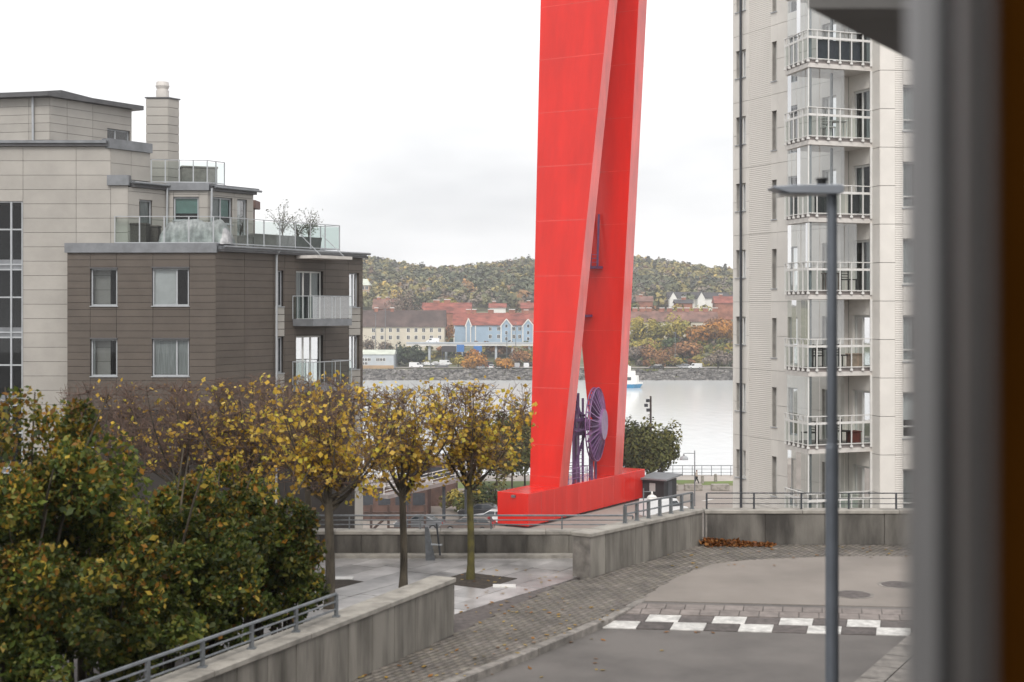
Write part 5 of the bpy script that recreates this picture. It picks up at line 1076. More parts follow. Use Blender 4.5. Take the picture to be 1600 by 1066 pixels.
for (px, Y, rot, cl, kd, lab) in far: car(lab, gf(px, Y), R(rot), cl, kd, 'parked_van' if kd == 'van' else 'parked_car', 'vehicles on the far shore')
car('white van driving on the viaduct', Vector((P(676, 0, 507).x, 507.5, zat(537, 505) + .02)), R(180), WHT, 'van', 'white_van', 'vehicles on the far shore')
# far street lamps
for (px, Y, top, lab) in ((587, 500, 491, 'tall grey street lamp before the brown roof, left'), (602, 500, 484, 'tall grey street lamp before the brown roof, right'), (620, 482, 540, 'short lamp post right of the warehouse'), (673, 480, 541, 'lamp post behind the delivery van'), (792, 490, 520, 'dark lamp post in front of the blue house'), (806, 500, 505, 'tall lamp post in front of the blue house windows'), (1055, 492, 520, 'lamp post among the trees of the far right park')):
    b0 = gf(px, Y); t = thing('street_lamp', b0, lab, 'lamp', 'street lamps on the far shore'); zt_ = zat(top, Y); MB().tube(b0, (b0.x, b0.y, zt_), .14, .09, n=6).build('pole', M['steel'], t); MB().box(b0.x - .6, b0.x + .25, Y - .15, Y + .15, zt_, zt_ + .16).build('lamp_head', M['steel'], t)
# ferry boat
bx = P(966, 606, 414); bt = thing('ferry_boat', (bx.x, 414, WZ), 'white passenger boat with blue hull beside the crane', 'boat')
hl = [( -9, -2.1), (4.5, -2.3), (7.1, 0), (4.5, 2.3), (-9, 2.1)]; hb = [(-8.8, -1.8), (4, -1.9), (6.2, 0), (4, 1.9), (-8.8, 1.8)]
cb = mat('hull_blue', (.02, .22, .42), .35, coat=.3)
n = 5; m = MB(); m.add([(bx.x + x, 414 + y, WZ - .3) for x, y in hb] + [(bx.x + x, 414 + y, WZ + 1.15) for x, y in hl], [tuple(range(n)), tuple(range(n, 2 * n))] + [(i, (i + 1) % n, n + (i + 1) % n, n + i) for i in range(n)]); m.build('hull', cb, bt)
m = MB(); m.prism([(bx.x + x * 1.005, 414 + y * 1.01) for x, y in hl], WZ + 1.151, WZ + 1.6); m.build('gunwale', hm['white'], bt)
m = MB(); m.prism([(bx.x - 8, 412.3), (bx.x + 5.2, 412.3), (bx.x + 6, 414), (bx.x + 5.2, 415.7), (bx.x - 8, 415.7)], WZ + 1.6, WZ + 3.6); cbn = m.build('cabin', hm['white'], bt)
MB().box(bx.x + 2.4, bx.x + 3.6, 412.2, 412.298, WZ + 2.3, WZ + 3.2).build('cabin_window', hm['win'], cbn); MB().box(bx.x - 1, bx.x + 1.6, 412.2, 412.298, WZ + 2.3, WZ + 3.2).build('cabin_window', hm['win'], cbn)
MB().box(bx.x - 8, bx.x + 4.9, 412.4, 415.6, WZ + 3.62, WZ + 4.9).build('upper_deck', hm['white'], bt); MB().box(bx.x + .5, bx.x + 3.6, 412.8, 415.2, WZ + 4.92, WZ + 6.3).build('wheelhouse', hm['white'], bt); MB().box(bx.x + 1.2, bx.x + 3.0, 413, 415, WZ + 6.31, WZ + 6.7).build('roof_gear', hm['white'], bt)
# ---------------------------------------------------------------- quay things
railing('quay edge railing above the water between the tower and the crane', [Vector((8, 176.8, QZ)), Vector((44, 176.8, QZ))], 1.3, 3, ('round', .04), .045, M['steel'], 1.2)
railing('quay edge railing behind the trees left of the crane', [Vector((-40, 176.8, QZ)), Vector((8, 176.8, QZ))], 1.3, 3, ('round', .04), .045, M['steel'], 2.4)
def block(label, px, w):
    c = gq(px, 163.); t = MB().prism([(c.x - w / 2, 162.6), (c.x + w / 2, 162.6), (c.x + w / 2, 163.4), (c.x - w / 2, 163.4)], QZ, QZ + .72); o = t.build('concrete_block', M['coping'], bevel=.05); tag(o, label, 'concrete block', 'concrete blocks on the quay')
block('concrete block nearest the black hut on the quay', 1052, 1.1); block('concrete block below the walking person on the quay', 1083, 2.05); block('concrete block at the tower edge on the quay', 1125, 2.05)
for px, lab in ((1097.5, 'grey bollard beside the walking person'), (1118, 'grey bollard between the person and the tower')):
    c = gq(px, 169.5 if px < 1100 else 171); mb = MB(); mb.tube(c, c + UP * .85, .2, .18, n=12); mb.tube(c + UP * .85, c + UP * .95, .2, .1, n=12); tag(mb.build('bollard', M['coping']), lab, 'bollard', 'bollards on the quay')
hc = gq(1031, 157); ht = thing('kiosk_hut', hc, 'small black hut with sloping grey roof beside the crane base', 'hut')
hp = lambda a, b: xy(Vector((hc.x - .1, 155.6, 0)) + D * a + E * b)
hw = MB().prism([hp(-1.6, -1.35), hp(-1.6, 1.2), hp(1.6, 1.2), hp(1.6, -1.35)], QZ, [QZ + 2.25, QZ + 2.2, QZ + 2.2, QZ + 2.25]).build('wall', M['blackwood'], ht)
MB().prism([hp(-2.0, -1.7), hp(-2.0, 1.7), hp(2.0, 1.7), hp(2.0, -1.7)], [QZ + 2.26, QZ + 2.26, QZ + 2.5, QZ + 2.5], [QZ + 2.42, QZ + 2.42, QZ + 2.68, QZ + 2.68]).build('roof', M['zinc'], ht)
MB().prism([hp(-1.62, -.5), hp(-1.62, .2), hp(-1.64, .2), hp(-1.64, -.5)], QZ + 1.0, QZ + 1.9).build('window', M['curtain'], ht); MB().prism([hp(-.6, 1.202), hp(.4, 1.202), hp(.4, 1.24), hp(-.6, 1.24)], QZ + .05, QZ + 2.0).build('door', M['darksteel'], ht)
def bell_lamp(label, px, Y, top, arm, col):
    b0 = gq(px, Y); t = thing('quay_lamp', b0, label, 'lamp'); z1 = zat(top, Y); MB().tube(b0, (b0.x, b0.y, z1), .07, .05, n=8).build('pole', M['steel'], t); MB().tube((b0.x, b0.y, z1 - .3), (b0.x + arm, b0.y, z1 - .3), .035, n=6).build('arm', M['steel'], t)
    m = MB(); x = b0.x + arm; z = z1 - .3; m.tube((x, Y, z - .25), (x, Y, z + .02), .1, .06, n=12); m.tube((x, Y, z - .68), (x, Y, z - .5), .46, .44, n=16); m.tube((x, Y, z - .5), (x, Y, z - .36), .44, .34, n=16); m.tube((x, Y, z - .36), (x, Y, z - .27), .34, .12, n=16); m.build('lamp_shade', col, t, smooth=True)
bell_lamp('slender quay lamp with a bell shade left of the tower', 1085.5, 150, 704, -1.15, M['frame']); bell_lamp('white dome lamp in front of the black hut', 1005.5, 126, 763, .75, hm['white'])
mm_b = gq(1016.7, 166); t = thing('floodlight_mast', mm_b, 'tall dark mast with floodlights above the quay tree', 'mast'); zt_ = zat(619, 166); MB().tube(mm_b, (mm_b.x, 166, zt_), .16, .11, n=8).build('pole', mat('mast_brown', (.06, .045, .042), .6), t)
for dz, dx in ((.35, -.35), (.9, -.55), (1.45, -.3)): MB().box(mm_b.x + dx - .2, mm_b.x + dx + .2, 165.7, 166.2, zt_ - dz - .35, zt_ - dz).build('floodlight', M['darksteel'], t); 
for (px, top, base, w, Y, lab) in ((978, 636, 742, 34, 170, 'quay tree touching the right crane leg'), (1004, 630, 742, 46, 166, 'tallest dark green quay tree right of the crane'), (1033, 640, 744, 50, 168, 'dark green quay tree nearest the water view'), (820, 618, 745, 40, 166, 'quay tree touching the left crane leg'), (800, 614, 748, 46, 160, 'brown green quay tree second left of the crane'), (776, 625, 750, 44, 164, 'quay tree third left of the crane behind the yellow tree'), (748, 640, 752, 40, 168, 'quay tree farthest left behind the yellow tree')):
    p = gq(px, Y); H = zat(top, Y) - QZ; tree('quay_tree', lab, tuple(p), H, w * Y / F / 2 * 1.5, H * .16, 'olive' if px > 900 else 'olive', 4200, .2, 26, .13, 'trees along the quay', 10)
for (px, Y, h, r_, pl, lab) in ((735, 144, 3.9, 2.4, 'olive', 'leafy shrub behind the parked cars, left'), (752, 146, 3.6, 2.2, 'green', 'leafy green shrub behind the parked cars'), (772, 147, 3.9, 2.2, 'olive', 'shrub next to the crane base behind the white car'), (716, 146, 3.4, 2.3, 'ochre', 'dry yellow shrub on the bank left of the cars')):
    tree('bank_shrub', lab, tuple(gq(px, Y)), h, r_, .2, pl, 900, .16, 9, .06, 'shrubs on the bank', 6)
# timber frames, footbridge and cabinet seen under the trimmed trees
redw = mat('red_timber', (.075, .045, .036), .8, .2, 3)
tf = thing('timber_frame', gq(590, 118), 'dull red timber frame beyond the plaza railing', 'frame')
for q in (556, 580, 607, 640, 664): MB().bar(gq(q, 118), gq(q, 118) + UP * 4.6, .2, .2).build('post', redw, tf)
for (a, za, b, zb_) in ((556, 3.9, 664, 3.9), (580, 2.4, 607, 3.7), (607, 2.6, 664, 2.6), (556, 2.2, 580, 2.2)): MB().bar(gq(a, 118.2) + UP * za, gq(b, 118.2) + UP * zb_, .16, .2).build('brace', redw, tf)
bw_ = thing('brick_building', gq(635, 142), 'low dull brick building behind the parked cars and trimmed trees', 'building')
brk = mat('dull_brick', (.13, .075, .06), .85, .2, .8)
for (p0, p1, Y0, h) in ((560, 668, 140, 3.2), (640, 712, 150, 4.6)):
    a_, b_ = gq(p0, Y0), gq(p1, Y0); MB().box(a_.x, b_.x, Y0, Y0 + 6, QZ, QZ + h).build('wall', brk, bw_); MB().box(a_.x - .2, b_.x + .2, Y0 - .2, Y0 + 6.2, QZ + h + .002, QZ + h + .2).build('roof', M['slabgrey'], bw_)
    for i in range(4): x = a_.x + (b_.x - a_.x) * (i + .5) / 4; MB().box(x - .6, x + .6, Y0 - .03, Y0 - .002, QZ + h - 1.7, QZ + h - .5).build('window', hm['win'], bw_)
fb = thing('footbridge', gq(660, 128), 'sloping footbridge with pale edge behind the trimmed trees', 'bridge'); a, b = P(600, 776, 128), P(745, 742, 140)
MB().bar(a, b, 1.0, .35).build('deck', M['slabgrey'], fb)
for h in (.5, .9, 1.2): MB().bar(a + UP * h, b + UP * h, .07, .07).build('rail', M['rail'], fb)
for i in range(9): c = a + (b - a) * (i / 8); MB().bar(c + UP * .18, c + UP * 1.2, .07, .07).build('post', M['rail'], fb)
for i in (2, 5, 7): c = a + (b - a) * (i / 8); MB().bar(Vector((c.x, c.y, QZ)), c - UP * .2, .3, .3).build('pier', M['darksteel'], fb)
uc_ = gq(571, 121); t = thing('utility_cabinet', uc_, 'pale utility cabinet beside the cream pillar', 'cabinet'); MB().box(uc_.x - .42, uc_.x + .42, 120.8, 121.3, QZ, QZ + 1.9).build('body', M['slabwhite'], t, bevel=.03); MB().box(uc_.x - .47, uc_.x + .47, 120.75, 121.35, QZ + 1.902, QZ + 1.98).build('lid', hm['white'], t); MB().box(uc_.x - .38, uc_.x - .02, 120.76, 120.798, QZ + .2, QZ + 1.8).build('door', M['slabwhite'], t)
# person walking on the quay (skinned figure)
pc_ = G(1088, 757, QZ); per = thing('person', pc_, 'person in pale jacket and black trousers walking on the quay', 'person'); S = 1.72
def skin(name, verts, edges, radii, m, parent):
    me = bpy.data.meshes.new(name); me.from_pydata([(pc_.x + v[0], pc_.y + v[1], QZ + v[2]) for v in verts], edges, []); me.materials.append(m); o = link(name, me, parent)
    sk = o.modifiers.new('skin', 'SKIN'); ly = me.skin_vertices[0].data
    for i, r_ in enumerate(radii): ly[i].radius = (r_, r_); ly[i].use_root = (i == 0)
    su = o.modifiers.new('sub', 'SUBSURF'); su.levels = su.render_levels = 1; return o
skinm = mat('skin', (.45, .27, .2), .6)
skin('body', [(0, 0, .92), (0, 0, 1.15), (.03, 0, 1.4), (.05, 0, 1.5), (.07, -.01, 1.62), (.08, -.02, 1.7), (.02, -.17, 1.38), (-.08, -.22, 1.14), (.02, -.2, .93), (.02, .17, 1.38), (.1, .22, 1.12), (.24, .18, 1.0), (.0, -.09, .88), (.16, -.1, .5), (.3, -.1, .1), (.42, -.12, .04), (0, .09, .88), (-.06, .1, .48), (-.26, .1, .14), (-.16, .12, .03)],
     [(0, 1), (1, 2), (2, 3), (3, 4), (4, 5), (2, 6), (6, 7), (7, 8), (2, 9), (9, 10), (10, 11), (0, 12), (12, 13), (13, 14), (14, 15), (0, 16), (16, 17), (17, 18), (18, 19)], [.14, .13, .15, .06, .09, .075, .06, .045, .035, .06, .045, .035, .09, .065, .045, .04, .09, .065, .045, .04], skinm, per)
skin('jacket', [(0, 0, .9), (0, 0, 1.15), (.03, 0, 1.38), (.045, 0, 1.46), (.02, -.18, 1.39), (-.08, -.23, 1.14), (.01, -.21, .96), (.02, .18, 1.39), (.1, .23, 1.12), (.22, .19, 1.02)], [(0, 1), (1, 2), (2, 3), (2, 4), (4, 5), (5, 6), (2, 7), (7, 8), (8, 9)], [.19, .165, .18, .08, .085, .065, .05, .085, .065, .05], mat('pale_jacket', (.55, .48, .42), .8), per)
skin('trousers', [(0, 0, .93), (.0, -.09, .86), (.16, -.1, .5), (.3, -.1, .1), (0, .09, .86), (-.06, .1, .48), (-.26, .1, .14)], [(0, 1), (1, 2), (2, 3), (0, 4), (4, 5), (5, 6)], [.16, .11, .085, .065, .11, .085, .065], M['black'], per)
skin('hair', [(.05, -.0, 1.62), (.06, 0, 1.72), (0.02, 0, 1.66), (-.02, 0, 1.55)], [(0, 1), (1, 2), (2, 3)], [.1, .085, .08, .05], mat('hair', (.02, .014, .01), .7), per)
# ---------------------------------------------------------------- trimmed trees on the plaza
def bez(p, q, r, n):
    return [(1 - t) ** 2 * p + 2 * t * (1 - t) * q + t * t * r for t in np.linspace(0, 1, n)]
def trimmed_tree(label, g, tr, zc0, zc1, hw, ntw, nlf, low=.55, bark='bark', lean=0.0, ycol=None):
    nlf = int(nlf * 1.5); ntw = int(ntw * .62)
    x, y = g.x, g.y; t = thing('trimmed_tree', (x, y, 0), label, 'tree', 'trimmed trees on the plaza'); m = MB(); H = zc1 - zc0
    pts = [Vector((x + lean * s * .2 + .012 * math.sin(5 * s), y, -.02 + s * (zc0 + .1))) for s in np.linspace(0, 1, 7)]
    for i in range(6): m.tube(pts[i], pts[i + 1], tr * (1.35 if i == 0 else 1.05 - .04 * i), tr * (1.05 - .04 * (i + 1)), n=10, cap=False)
    top = pts[-1]; ends_ = []
    br = MB()
    for i in range(11):
        a = 2 * math.pi * i / 11 + random.uniform(-.25, .25); rr = hw * random.uniform(.4, 1.15); e = Vector((x + math.cos(a) * rr, y + math.sin(a) * rr * .8, zc1 - random.uniform(.1, .5)))
        mid = top + Vector((math.cos(a) * rr * .75, math.sin(a) * rr * .6, H * random.uniform(.15, .35))); s0 = top - UP * random.uniform(0, .25)
        c = bez(s0, mid, e, 8)
        for j in range(7): br.tube(c[j], c[j + 1], tr * (.42 - .05 * j), tr * (.42 - .05 * (j + 1)), n=5, cap=False)
        ends_ += c[2:]
    c = bez(top, top + UP * H * .4, Vector((x, y, zc1 - .15)), 6)
    for j in range(5): br.tube(c[j], c[j + 1], tr * (.7 - .1 * j), tr * (.6 - .1 * j), n=6, cap=False)
    ends_ += c[1:]
    m.build('trunk', M[bark], t, smooth=True); br.build('branches', M['bark'], t, smooth=True)
    EP = np.array([tuple(e) for e in ends_]); k = rng.integers(0, len(EP), ntw); S0 = EP[k]
    d = rng.normal(size=(ntw, 3)) * np.array([1, .9, .7]) + np.array([0, 0, .55]); d /= np.linalg.norm(d, axis=1)[:, None]
    S1 = S0 + d * rng.uniform(.18, .6, (ntw, 1)); S1[:, 0] = np.clip(S1[:, 0], x - hw, x + hw); S1[:, 1] = np.clip(S1[:, 1], y - hw * .85, y + hw * .85); S1[:, 2] = np.clip(S1[:, 2], zc0 - .12, zc1 + rng.normal(0, .025, ntw))
    # second order twigs, denser at the clipped top
    n2 = ntw * 3; k = rng.integers(0, ntw, n2); f = rng.uniform(.35, 1, (n2, 1)); T0 = S0[k] + (S1[k] - S0[k]) * f; d = rng.normal(size=(n2, 3)) + np.array([0, 0, .8]); d /= np.linalg.norm(d, axis=1)[:, None]; T1 = T0 + d * rng.uniform(.08, .28, (n2, 1)); T1[:, 2] = np.minimum(T1[:, 2], zc1 + rng.normal(0, .03, n2)); T1[:, 0] = np.clip(T1[:, 0], x - hw - .05, x + hw + .05)
    A = np.concatenate([S0, T0]); B = np.concatenate([S1, T1]); w = np.concatenate([np.full(ntw, .0065), np.full(n2, .0042)])[:, None]
    dd = B - A; dd /= np.linalg.norm(dd, axis=1)[:, None] + 1e-9; u = np.cross(dd, rng.normal(size=dd.shape)); u /= np.linalg.norm(u, axis=1)[:, None] + 1e-9; v = np.cross(dd, u)
    ring = [u, -.5 * u + .87 * v, -.5 * u - .87 * v]; N = len(A)
    Vv = np.stack([A + q * w for q in ring] + [B + q * w * .6 for q in ring], 1).reshape(-1, 3); b0 = np.arange(N)[:, None] * 6
    Ff = np.concatenate([b0 + np.array([[0, 1, 4, 3]]), b0 + np.array([[1, 2, 5, 4]]), b0 + np.array([[2, 0, 3, 5]])]); tw = fast_mesh('twigs', Vv, Ff, M['twig'], t); tw['kind'] = 'stuff'
    # remaining leaves, clustered in the lower crown
    leafy = rng.permutation(N)[:max(40, int(N * .3))]; k = leafy[rng.integers(0, len(leafy), nlf * 4)]; hgt_ = (B[k][:, 2] - zc0) / H; keep = rng.random(nlf * 4) < np.clip(1.15 - hgt_ * 1.05, .04, 1) * low * 1.6
    q = B[k][keep][:nlf] + rng.normal(0, .045, (min(nlf, keep.sum()), 3)); yc = np.array(ycol or [(.78, .52, .06), (.68, .43, .06), (.85, .62, .14), (.52, .31, .06), (.64, .55, .08)])
    v, f, c = leaf_quads(q, .042, yc[rng.integers(0, len(yc), len(q))] * rng.uniform(.75, 1.15, (len(q), 1)), .85, .2); lf = fast_mesh('leaves', v, f, M['leaf'], t, cols=c); lf['kind'] = 'stuff'
    p = MB(); ang = math.radians(32)
    return t
zl0, zl1 = 2.0, 3.50
trimmed_tree('trimmed tree with a yellow green mossy trunk at the right end', G(735, 905), .066, 1.72, 3.52, 1.08, 900, 1500, .62, 'moss')
trimmed_tree('trimmed yellow tree behind the end of the left wall', G(630, 921), .066, 1.7, 3.52, 1.05, 820, 1250, .55)
trimmed_tree('trimmed tree with forked branches in front of the flats, thick trunk', G(515, 950), .082, 1.72, 3.56, 1.3, 1100, 1500, .5)
trimmed_tree('trimmed tree with a thin trunk just left of the forked one', G(482, 876), .07, 1.6, 3.58, 1.5, 900, 1100, .5)
trimmed_tree('trimmed bare tree behind the bush, third from the left', G(395, 915), .08, 1.75, 3.6, 1.35, 1150, 900, .4)
trimmed_tree('trimmed brown tree behind the bush, second from the left', G(292, 905), .08, 1.75, 3.56, 1.4, 1250, 330, .22)
trimmed_tree('trimmed bare brown tree at the left end before the brown flats', G(205, 880), .08, 1.7, 3.45, 1.35, 1100, 160, .15)
# soil squares and drain cover
for (px, py, lab) in ((742, 907, 'dark soil square round the mossy trunk'), (500, 912, 'dark soil square at the foot of the forked tree')):
    c = G(px, py); q = [c + D * a + E * b for a, b in ((-.55, -.55), (.55, -.55), (.55, .55), (-.55, .55))]; o = MB().prism([xy(p) for p in q], -.02, .006).build('tree_pit', mat('soil', (.05, .038, .028), .95, .3, 9, .8, 30)); tag(o, lab, 'tree pit', 'tree pits on the plaza')
for (px, py, lab) in ((788, 916, 'small pale metal cover on the plaza right of the mossy trunk'), (534, 904, 'white cover plate on the plaza beside the forked tree')):
    c = G(px, py); mb = MB(); mb.box(c.x - .2, c.x + .2, c.y - .13, c.y + .13, -.01, .012); mb.box(c.x - .17, c.x + .17, c.y - .1, c.y + .1, .0121, .016); tag(mb.build('cover_plate', M['rail']), lab, 'cover')
for (px, py, lab) in ((1332, 929, 'round manhole cover on the tan road surface beside the lamp post'), (1404, 914, 'round manhole cover on the tan road surface near the window frame')):
    c = G(px, py, -.006); t = thing('manhole_cover', (c.x, c.y, 0), lab, 'manhole cover'); MB().tube((c.x, c.y, -.03), (c.x, c.y, -.001), .36, n=24).build('ring', M['kerb'], t); MB().tube((c.x, c.y, -.03), (c.x, c.y, .002), .3, n=24).build('lid', M['dark_paint'], t)
# stand by the plaza wall
st = P(672, 866, 27.6); t = thing('leaning_stand', (st.x, 27.6, 0), 'grey metal stand with post leaning at the plaza wall', 'stand')
MB().hexa([(st.x - .08, 27.5, 0), (st.x + .10, 27.5, 0), (st.x + .10, 27.62, 0), (st.x - .08, 27.62, 0), (st.x - .10, 27.5, .66), (st.x - .03, 27.5, .66), (st.x - .03, 27.6, .66), (st.x - .10, 27.6, .66)]).build('panel', M['steel'], t)
MB().tube((st.x + .20, 27.5, .1), (st.x + .13, 27.5, .72), .018).build('post', M['darksteel'], t); MB().tube((st.x + .02, 27.5, .31), (st.x + .24, 27.5, .30), .018).build('crossbar', M['frame'], t)
# ---------------------------------------------------------------- big bushes behind the left wall
def bush(label, px, Y, top, rad, n, seed, tops):
    c = P(px, 0, Y); H = zat(top, Y); t = thing('beech_shrub', (c.x, Y, 0), label, 'shrub', 'shrubs behind the left wall'); m = MB()
    for i in range(9):
        a = random.uniform(0, 6.28); e = Vector((c.x + math.cos(a) * rad * random.uniform(.2, .75), Y + math.sin(a) * rad * .6, H * random.uniform(.6, .95))); s = Vector((c.x + math.cos(a) * .12, Y + math.sin(a) * .12, 0)); k = bez(s, s + UP * H * .5, e, 6)
        for j in range(5): m.tube(k[j], k[j + 1], .035 - .005 * j, .03 - .005 * j, n=5, cap=False)
    m.build('stems', M['bark'], t, smooth=True)
    n = int(n * 1.45); L = 46; lc = rng.normal(size=(L, 3)); lc /= np.linalg.norm(lc, axis=1)[:, None]; lc *= rng.uniform(.25, .85, (L, 1)); lr = rng.uniform(.13, .28, L)
    k = rng.integers(0, L, n); d = rng.normal(size=(n, 3)); d /= np.linalg.norm(d, axis=1)[:, None]; q = lc[k] + d * (lr[k] * rng.uniform(.2, 1, n) ** .4)[:, None]
    z = (q[:, 2] + 1.05) / 2.1; q = np.stack([c.x + q[:, 0] * rad, Y + q[:, 1] * rad * .8, np.clip(z, .0, 1.2) * H], 1)
    green = np.array([(.07, .10, .018), (.10, .125, .024), (.045, .068, .016), (.16, .16, .03)]); aut = np.array([(.34, .24, .03), (.30, .14, .02), (.24, .20, .03), (.44, .31, .05), (.18, .09, .02)])
    lobe_aut = rng.random(L) ** 2 * .3 + lc[:, 2] * .26; lobe_b = rng.uniform(.6, 1.45, L); pa = np.clip(lobe_aut[k] + (z - .6) * tops, .03, .9); is_a = rng.random(n) < pa
    col = np.where(is_a[:, None], aut[rng.integers(0, 5, n)], green[rng.integers(0, 4, n)]) * rng.uniform(.75, 1.25, (n, 1)) * lobe_b[k][:, None]
    v, f, cc = leaf_quads(q, rng.uniform(.022, .054, n), col, .6, .4); fast_mesh('foliage', v, f, M['leaf'], t, cols=cc)
bush('tall leafy shrub at the far left, green with orange tips', 45, 17.0, 572, 1.5, 17000, 1, .75)
bush('leafy shrub with upright shoots left of the middle shrub', 128, 18.2, 620, 1.0, 9500, 2, .6)
bush('wide dark green shrub in the middle behind the railing', 255, 18.8, 690, 1.35, 14000, 3, .35)
bush('green shrub at the right end of the row by the plaza', 395, 20.6, 700, 1.15, 12000, 4, .25)
bush('low shrub with orange tips in front at the left edge', 20, 15.8, 790, 1.3, 9000, 5, .3)
bush('low green shrub just behind the railing in the middle', 180, 17.2, 820, 1.25, 9000, 6, .2)
bush('upright green shrub between the middle shrub and the right end', 325, 19.8, 705, 1.1, 11000, 8, .3)
bush('low dark shrub filling the gap above the railing', 315, 18.9, 850, 1.0, 7000, 9, .15)
bush('low green shrub reaching onto the plaza at the right', 440, 20.8, 815, .75, 5500, 7, .15)
# potted olive trees on the roof terrace
pot = mat('planter', (.17, .17, .165), .7, .1, 4)
for (px, top, w, lab) in ((462, 318, 1.2, 'olive tree in a grey planter at the middle of the roof terrace'), (486, 336, 1.3, 'bushy olive tree in a grey planter on the roof terrace'), (503, 328, .9, 'thin olive tree in the last planter on the roof terrace')):
    a = frR.a(px); c = frR.pt(a, -.75, zd); Y = c.y; H = zat(top, Y) - zd; t = thing('potted_olive', c, lab, 'plant', 'potted olive trees')
    MB().hexa([frR.pt(a - .4, -.45, zd), frR.pt(a + .4, -.45, zd), frR.pt(a + .4, -1.05, zd), frR.pt(a - .4, -1.05, zd), frR.pt(a - .5, -.4, zd + .55), frR.pt(a + .5, -.4, zd + .55), frR.pt(a + .5, -1.1, zd + .55), frR.pt(a - .5, -1.1, zd + .55)]).build('planter', pot, t)
    m = MB(); pts = []
    for i in range(9):
        an = random.uniform(0, 6.28); e = Vector((c.x + math.cos(an) * w * .55, c.y + math.sin(an) * .5, zd + H * random.uniform(.7, 1.0))); k = bez(Vector((c.x, c.y, zd + .5)), Vector((c.x, c.y, zd + H * .5)), e, 6)
        for j in range(5): m.tube(k[j], k[j + 1], .022 - .003 * j, .019 - .003 * j, n=5, cap=False)
        pts += [tuple(p) for p in k[2:]]
    m.build('stems', M['bark'], t); pts = np.array(pts); n = 420; q = pts[rng.integers(0, len(pts), n)] + rng.normal(0, .11, (n, 3)); v, f, cc = leaf_quads(q, .05, np.array([(.16, .17, .12), (.12, .14, .09), (.2, .2, .15)])[rng.integers(0, 3, n)], .35, .2); fast_mesh('foliage', v, f, M['leaf'], t, cols=cc)
for (p0, p1, lab) in ((411, 450, 'long grey planter trough on the roof terrace'), (398, 409, 'dark low bench by the terrace door')):
    a0, a1 = frR.a(p0), frR.a(p1); mb = MB(); frR.box(mb, a0, a1, -.95, -.5, zd, zd + (.5 if p0 > 400 else .4)); frR.box(mb, a0 - .02, a1 + .02, -.97, -.48, zd + (.5 if p0 > 400 else .4) + .001, zd + (.56 if p0 > 400 else .46)); tag(mb.build('terrace_trough' if p0 > 400 else 'terrace_bench', pot), lab, 'planter' if p0 > 400 else 'bench')
# ---------------------------------------------------------------- street lamp in the near foreground
YL = 8.4; lx = P(1300, 0, YL).x; lamp = thing('street_lamp', (lx, YL, RZ), 'grey street lamp post with flat lamp head in the foreground', 'lamp'); lm_ = mat('lamp_grey', (.17, .19, .22), .45, .06, 6, metal=.25)
zj = zat(700, YL); zt_ = zat(306, YL)
m = MB(); m.tube((lx, YL, RZ), (lx, YL, zj), .041, .038, n=20); m.tube((lx, YL, zj), (lx, YL, zj + .03), .038, .031, n=20); m.build('lower_pole', lm_, lamp, smooth=False)
m = MB(); m.tube((lx, YL, zj + .03), (lx, YL, zt_ + .01), .031, .030, n=20); m.build('upper_pole', lm_, lamp)
x0, x1 = P(1203, 0, YL).x, P(1313, 0, YL).x; z0, z1 = zat(305, YL), zat(290, YL)
m = MB(); prof_ = [(x0, z1 - .022), (x0 + .10, z0 + .004), (x1 - .02, z0 + .0), (x1, z0 + .012), (x1, z1 - .006), (x1 - .03, z1), (x0 + .14, z1 - .003), (x0, z1 - .012)]
nn_ = len(prof_); m.add([(x, YL - .1, z) for x, z in prof_] + [(x, YL + .1, z) for x, z in prof_], [tuple(range(nn_)), tuple(range(2 * nn_ - 1, nn_ - 1, -1))] + [(i, (i + 1) % nn_, nn_ + (i + 1) % nn_, nn_ + i) for i in range(nn_)]); m.build('lamp_head', mat('lamp_head_grey', (.36, .39, .44), .4, .05, metal=.3), lamp, bevel=.006)
m = MB(); m.box(x0 + .05, x0 + .22, YL - .07, YL + .07, z0 - .004, z0 + .003); m.build('diffuser', M['whiteframe'], lamp)
sx = P(1284, 0, YL).x; m = MB(); m.tube((sx, YL, z1 - .004), (sx, YL, z1 + .03), .028, n=14); m.tube((sx, YL, z1 + .03), (sx, YL, z1 + .042), .036, n=14); m.build('sensor', M['black'], lamp)
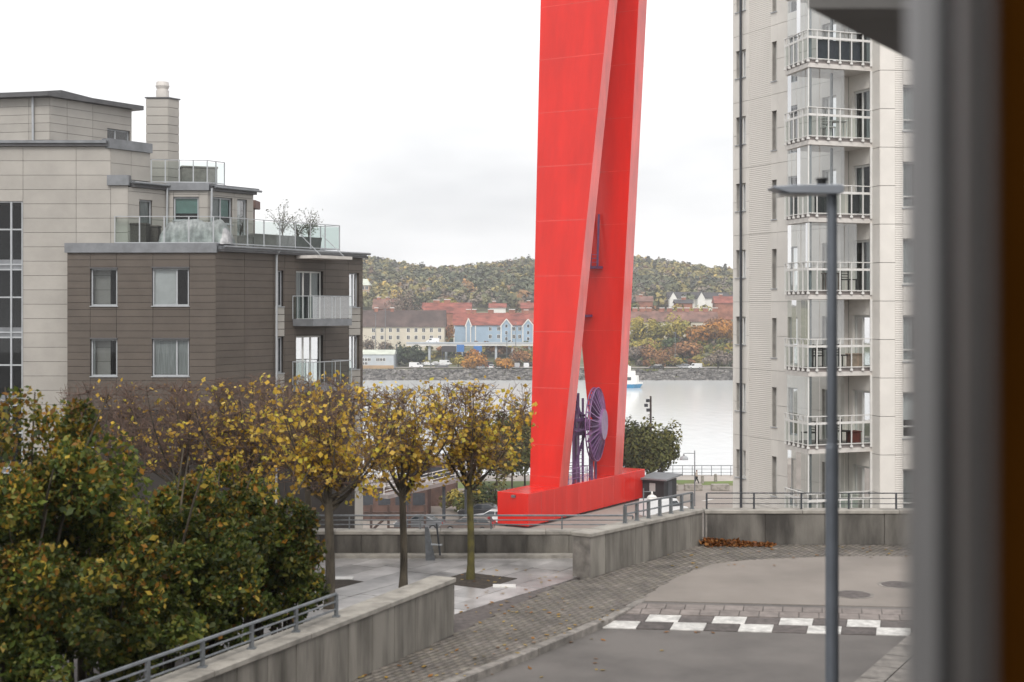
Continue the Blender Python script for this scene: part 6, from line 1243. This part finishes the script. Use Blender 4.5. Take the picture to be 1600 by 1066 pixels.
# ---------------------------------------------------------------- the building we look from: window jamb and canopy
home = thing('viewpoint_building', (3, 3, 0), 'grey window frame and canopy of the building in the right foreground', 'building')
alu = mat('alu_frame', (.21, .206, .206), .45, .05, 3, metal=.2); alu2 = mat('alu_frame_warm', (.135, .126, .12), .5, .05, 3); alud = mat('alu_frame_dark', (.10, .10, .103), .5, .05, 3); dbrown = mat('dark_brown_reveal', (.025, .009, .0012), 1.0, spec=0)
def vx(px, Y): return (px - 800) * Y / F
def vpiece(name, m, pts, bv=.003): return MB().prism([(vx(p, Y), Y) for p, Y in pts], EYE - 1.15, EYE + 1.25).build(name, m, home, bevel=bv)
vpiece('outer_casing', alu, [(1428, 1.26), (1414, 1.30), (1600, 1.34), (1600, 1.225), (1466, 1.22)])
vpiece('glazing_gasket', M['black'], [(1468, 1.12), (1468, 1.215), (1600, 1.215), (1600, 1.12)])
vpiece('sash_profile', alu2, [(1500, 1.0), (1492, 1.11), (1640, 1.11), (1640, 1.0), (1503, .99)])
vpiece('inner_frame', alud, [(1540, .90), (1537, .985), (1680, .985), (1680, .90)])
vpiece('reveal', dbrown, [(1556, .70), (1552, .895), (1900, .895), (1900, .70)])
wd = (Vector((.42, .9, 0)),); fo = Vector((.62, 1.30, 0)); MB().prism([xy(fo), xy(fo + D * 14), xy(fo + D * 14 + E * .3), xy(fo + E * .3)], RZ, 10).build('facade', M['creamback'], home)
YS = 6.0; c0 = P(1263, 13, YS); zb_ = c0.z
cpoly = [xy(c0), (c0.x + 2.6, YS), (c0.x + 2.6 + D.x * 2.2, YS + D.y * 2.2), (c0.x + D.x * 2.6, YS + D.y * 2.6)]
MB().prism(cpoly, zb_, zb_ + .25).build('canopy', mat('canopy_grey', (.20, .195, .19), .7, .05), home)
# ---------------------------------------------------------------- haze over the water and hills
hz = MB().box(-720, 720, -260, 1560, QZ - 9.5, 80).build('haze', bpy.data.materials.new('haze')); hz['kind'] = 'stuff'
hmat = hz.data.materials[0]; hmat.use_nodes = True; t = hmat.node_tree; t.nodes.remove(t.nodes['Principled BSDF']); vol = t.nodes.new('ShaderNodeVolumePrincipled')
vol.inputs['Color'].default_value = (.93, .95, 1, 1); vol.inputs['Density'].default_value = .00024; vol.inputs['Anisotropy'].default_value = .3; t.links.new(vol.outputs[0], t.nodes['Material Output'].inputs['Volume'])
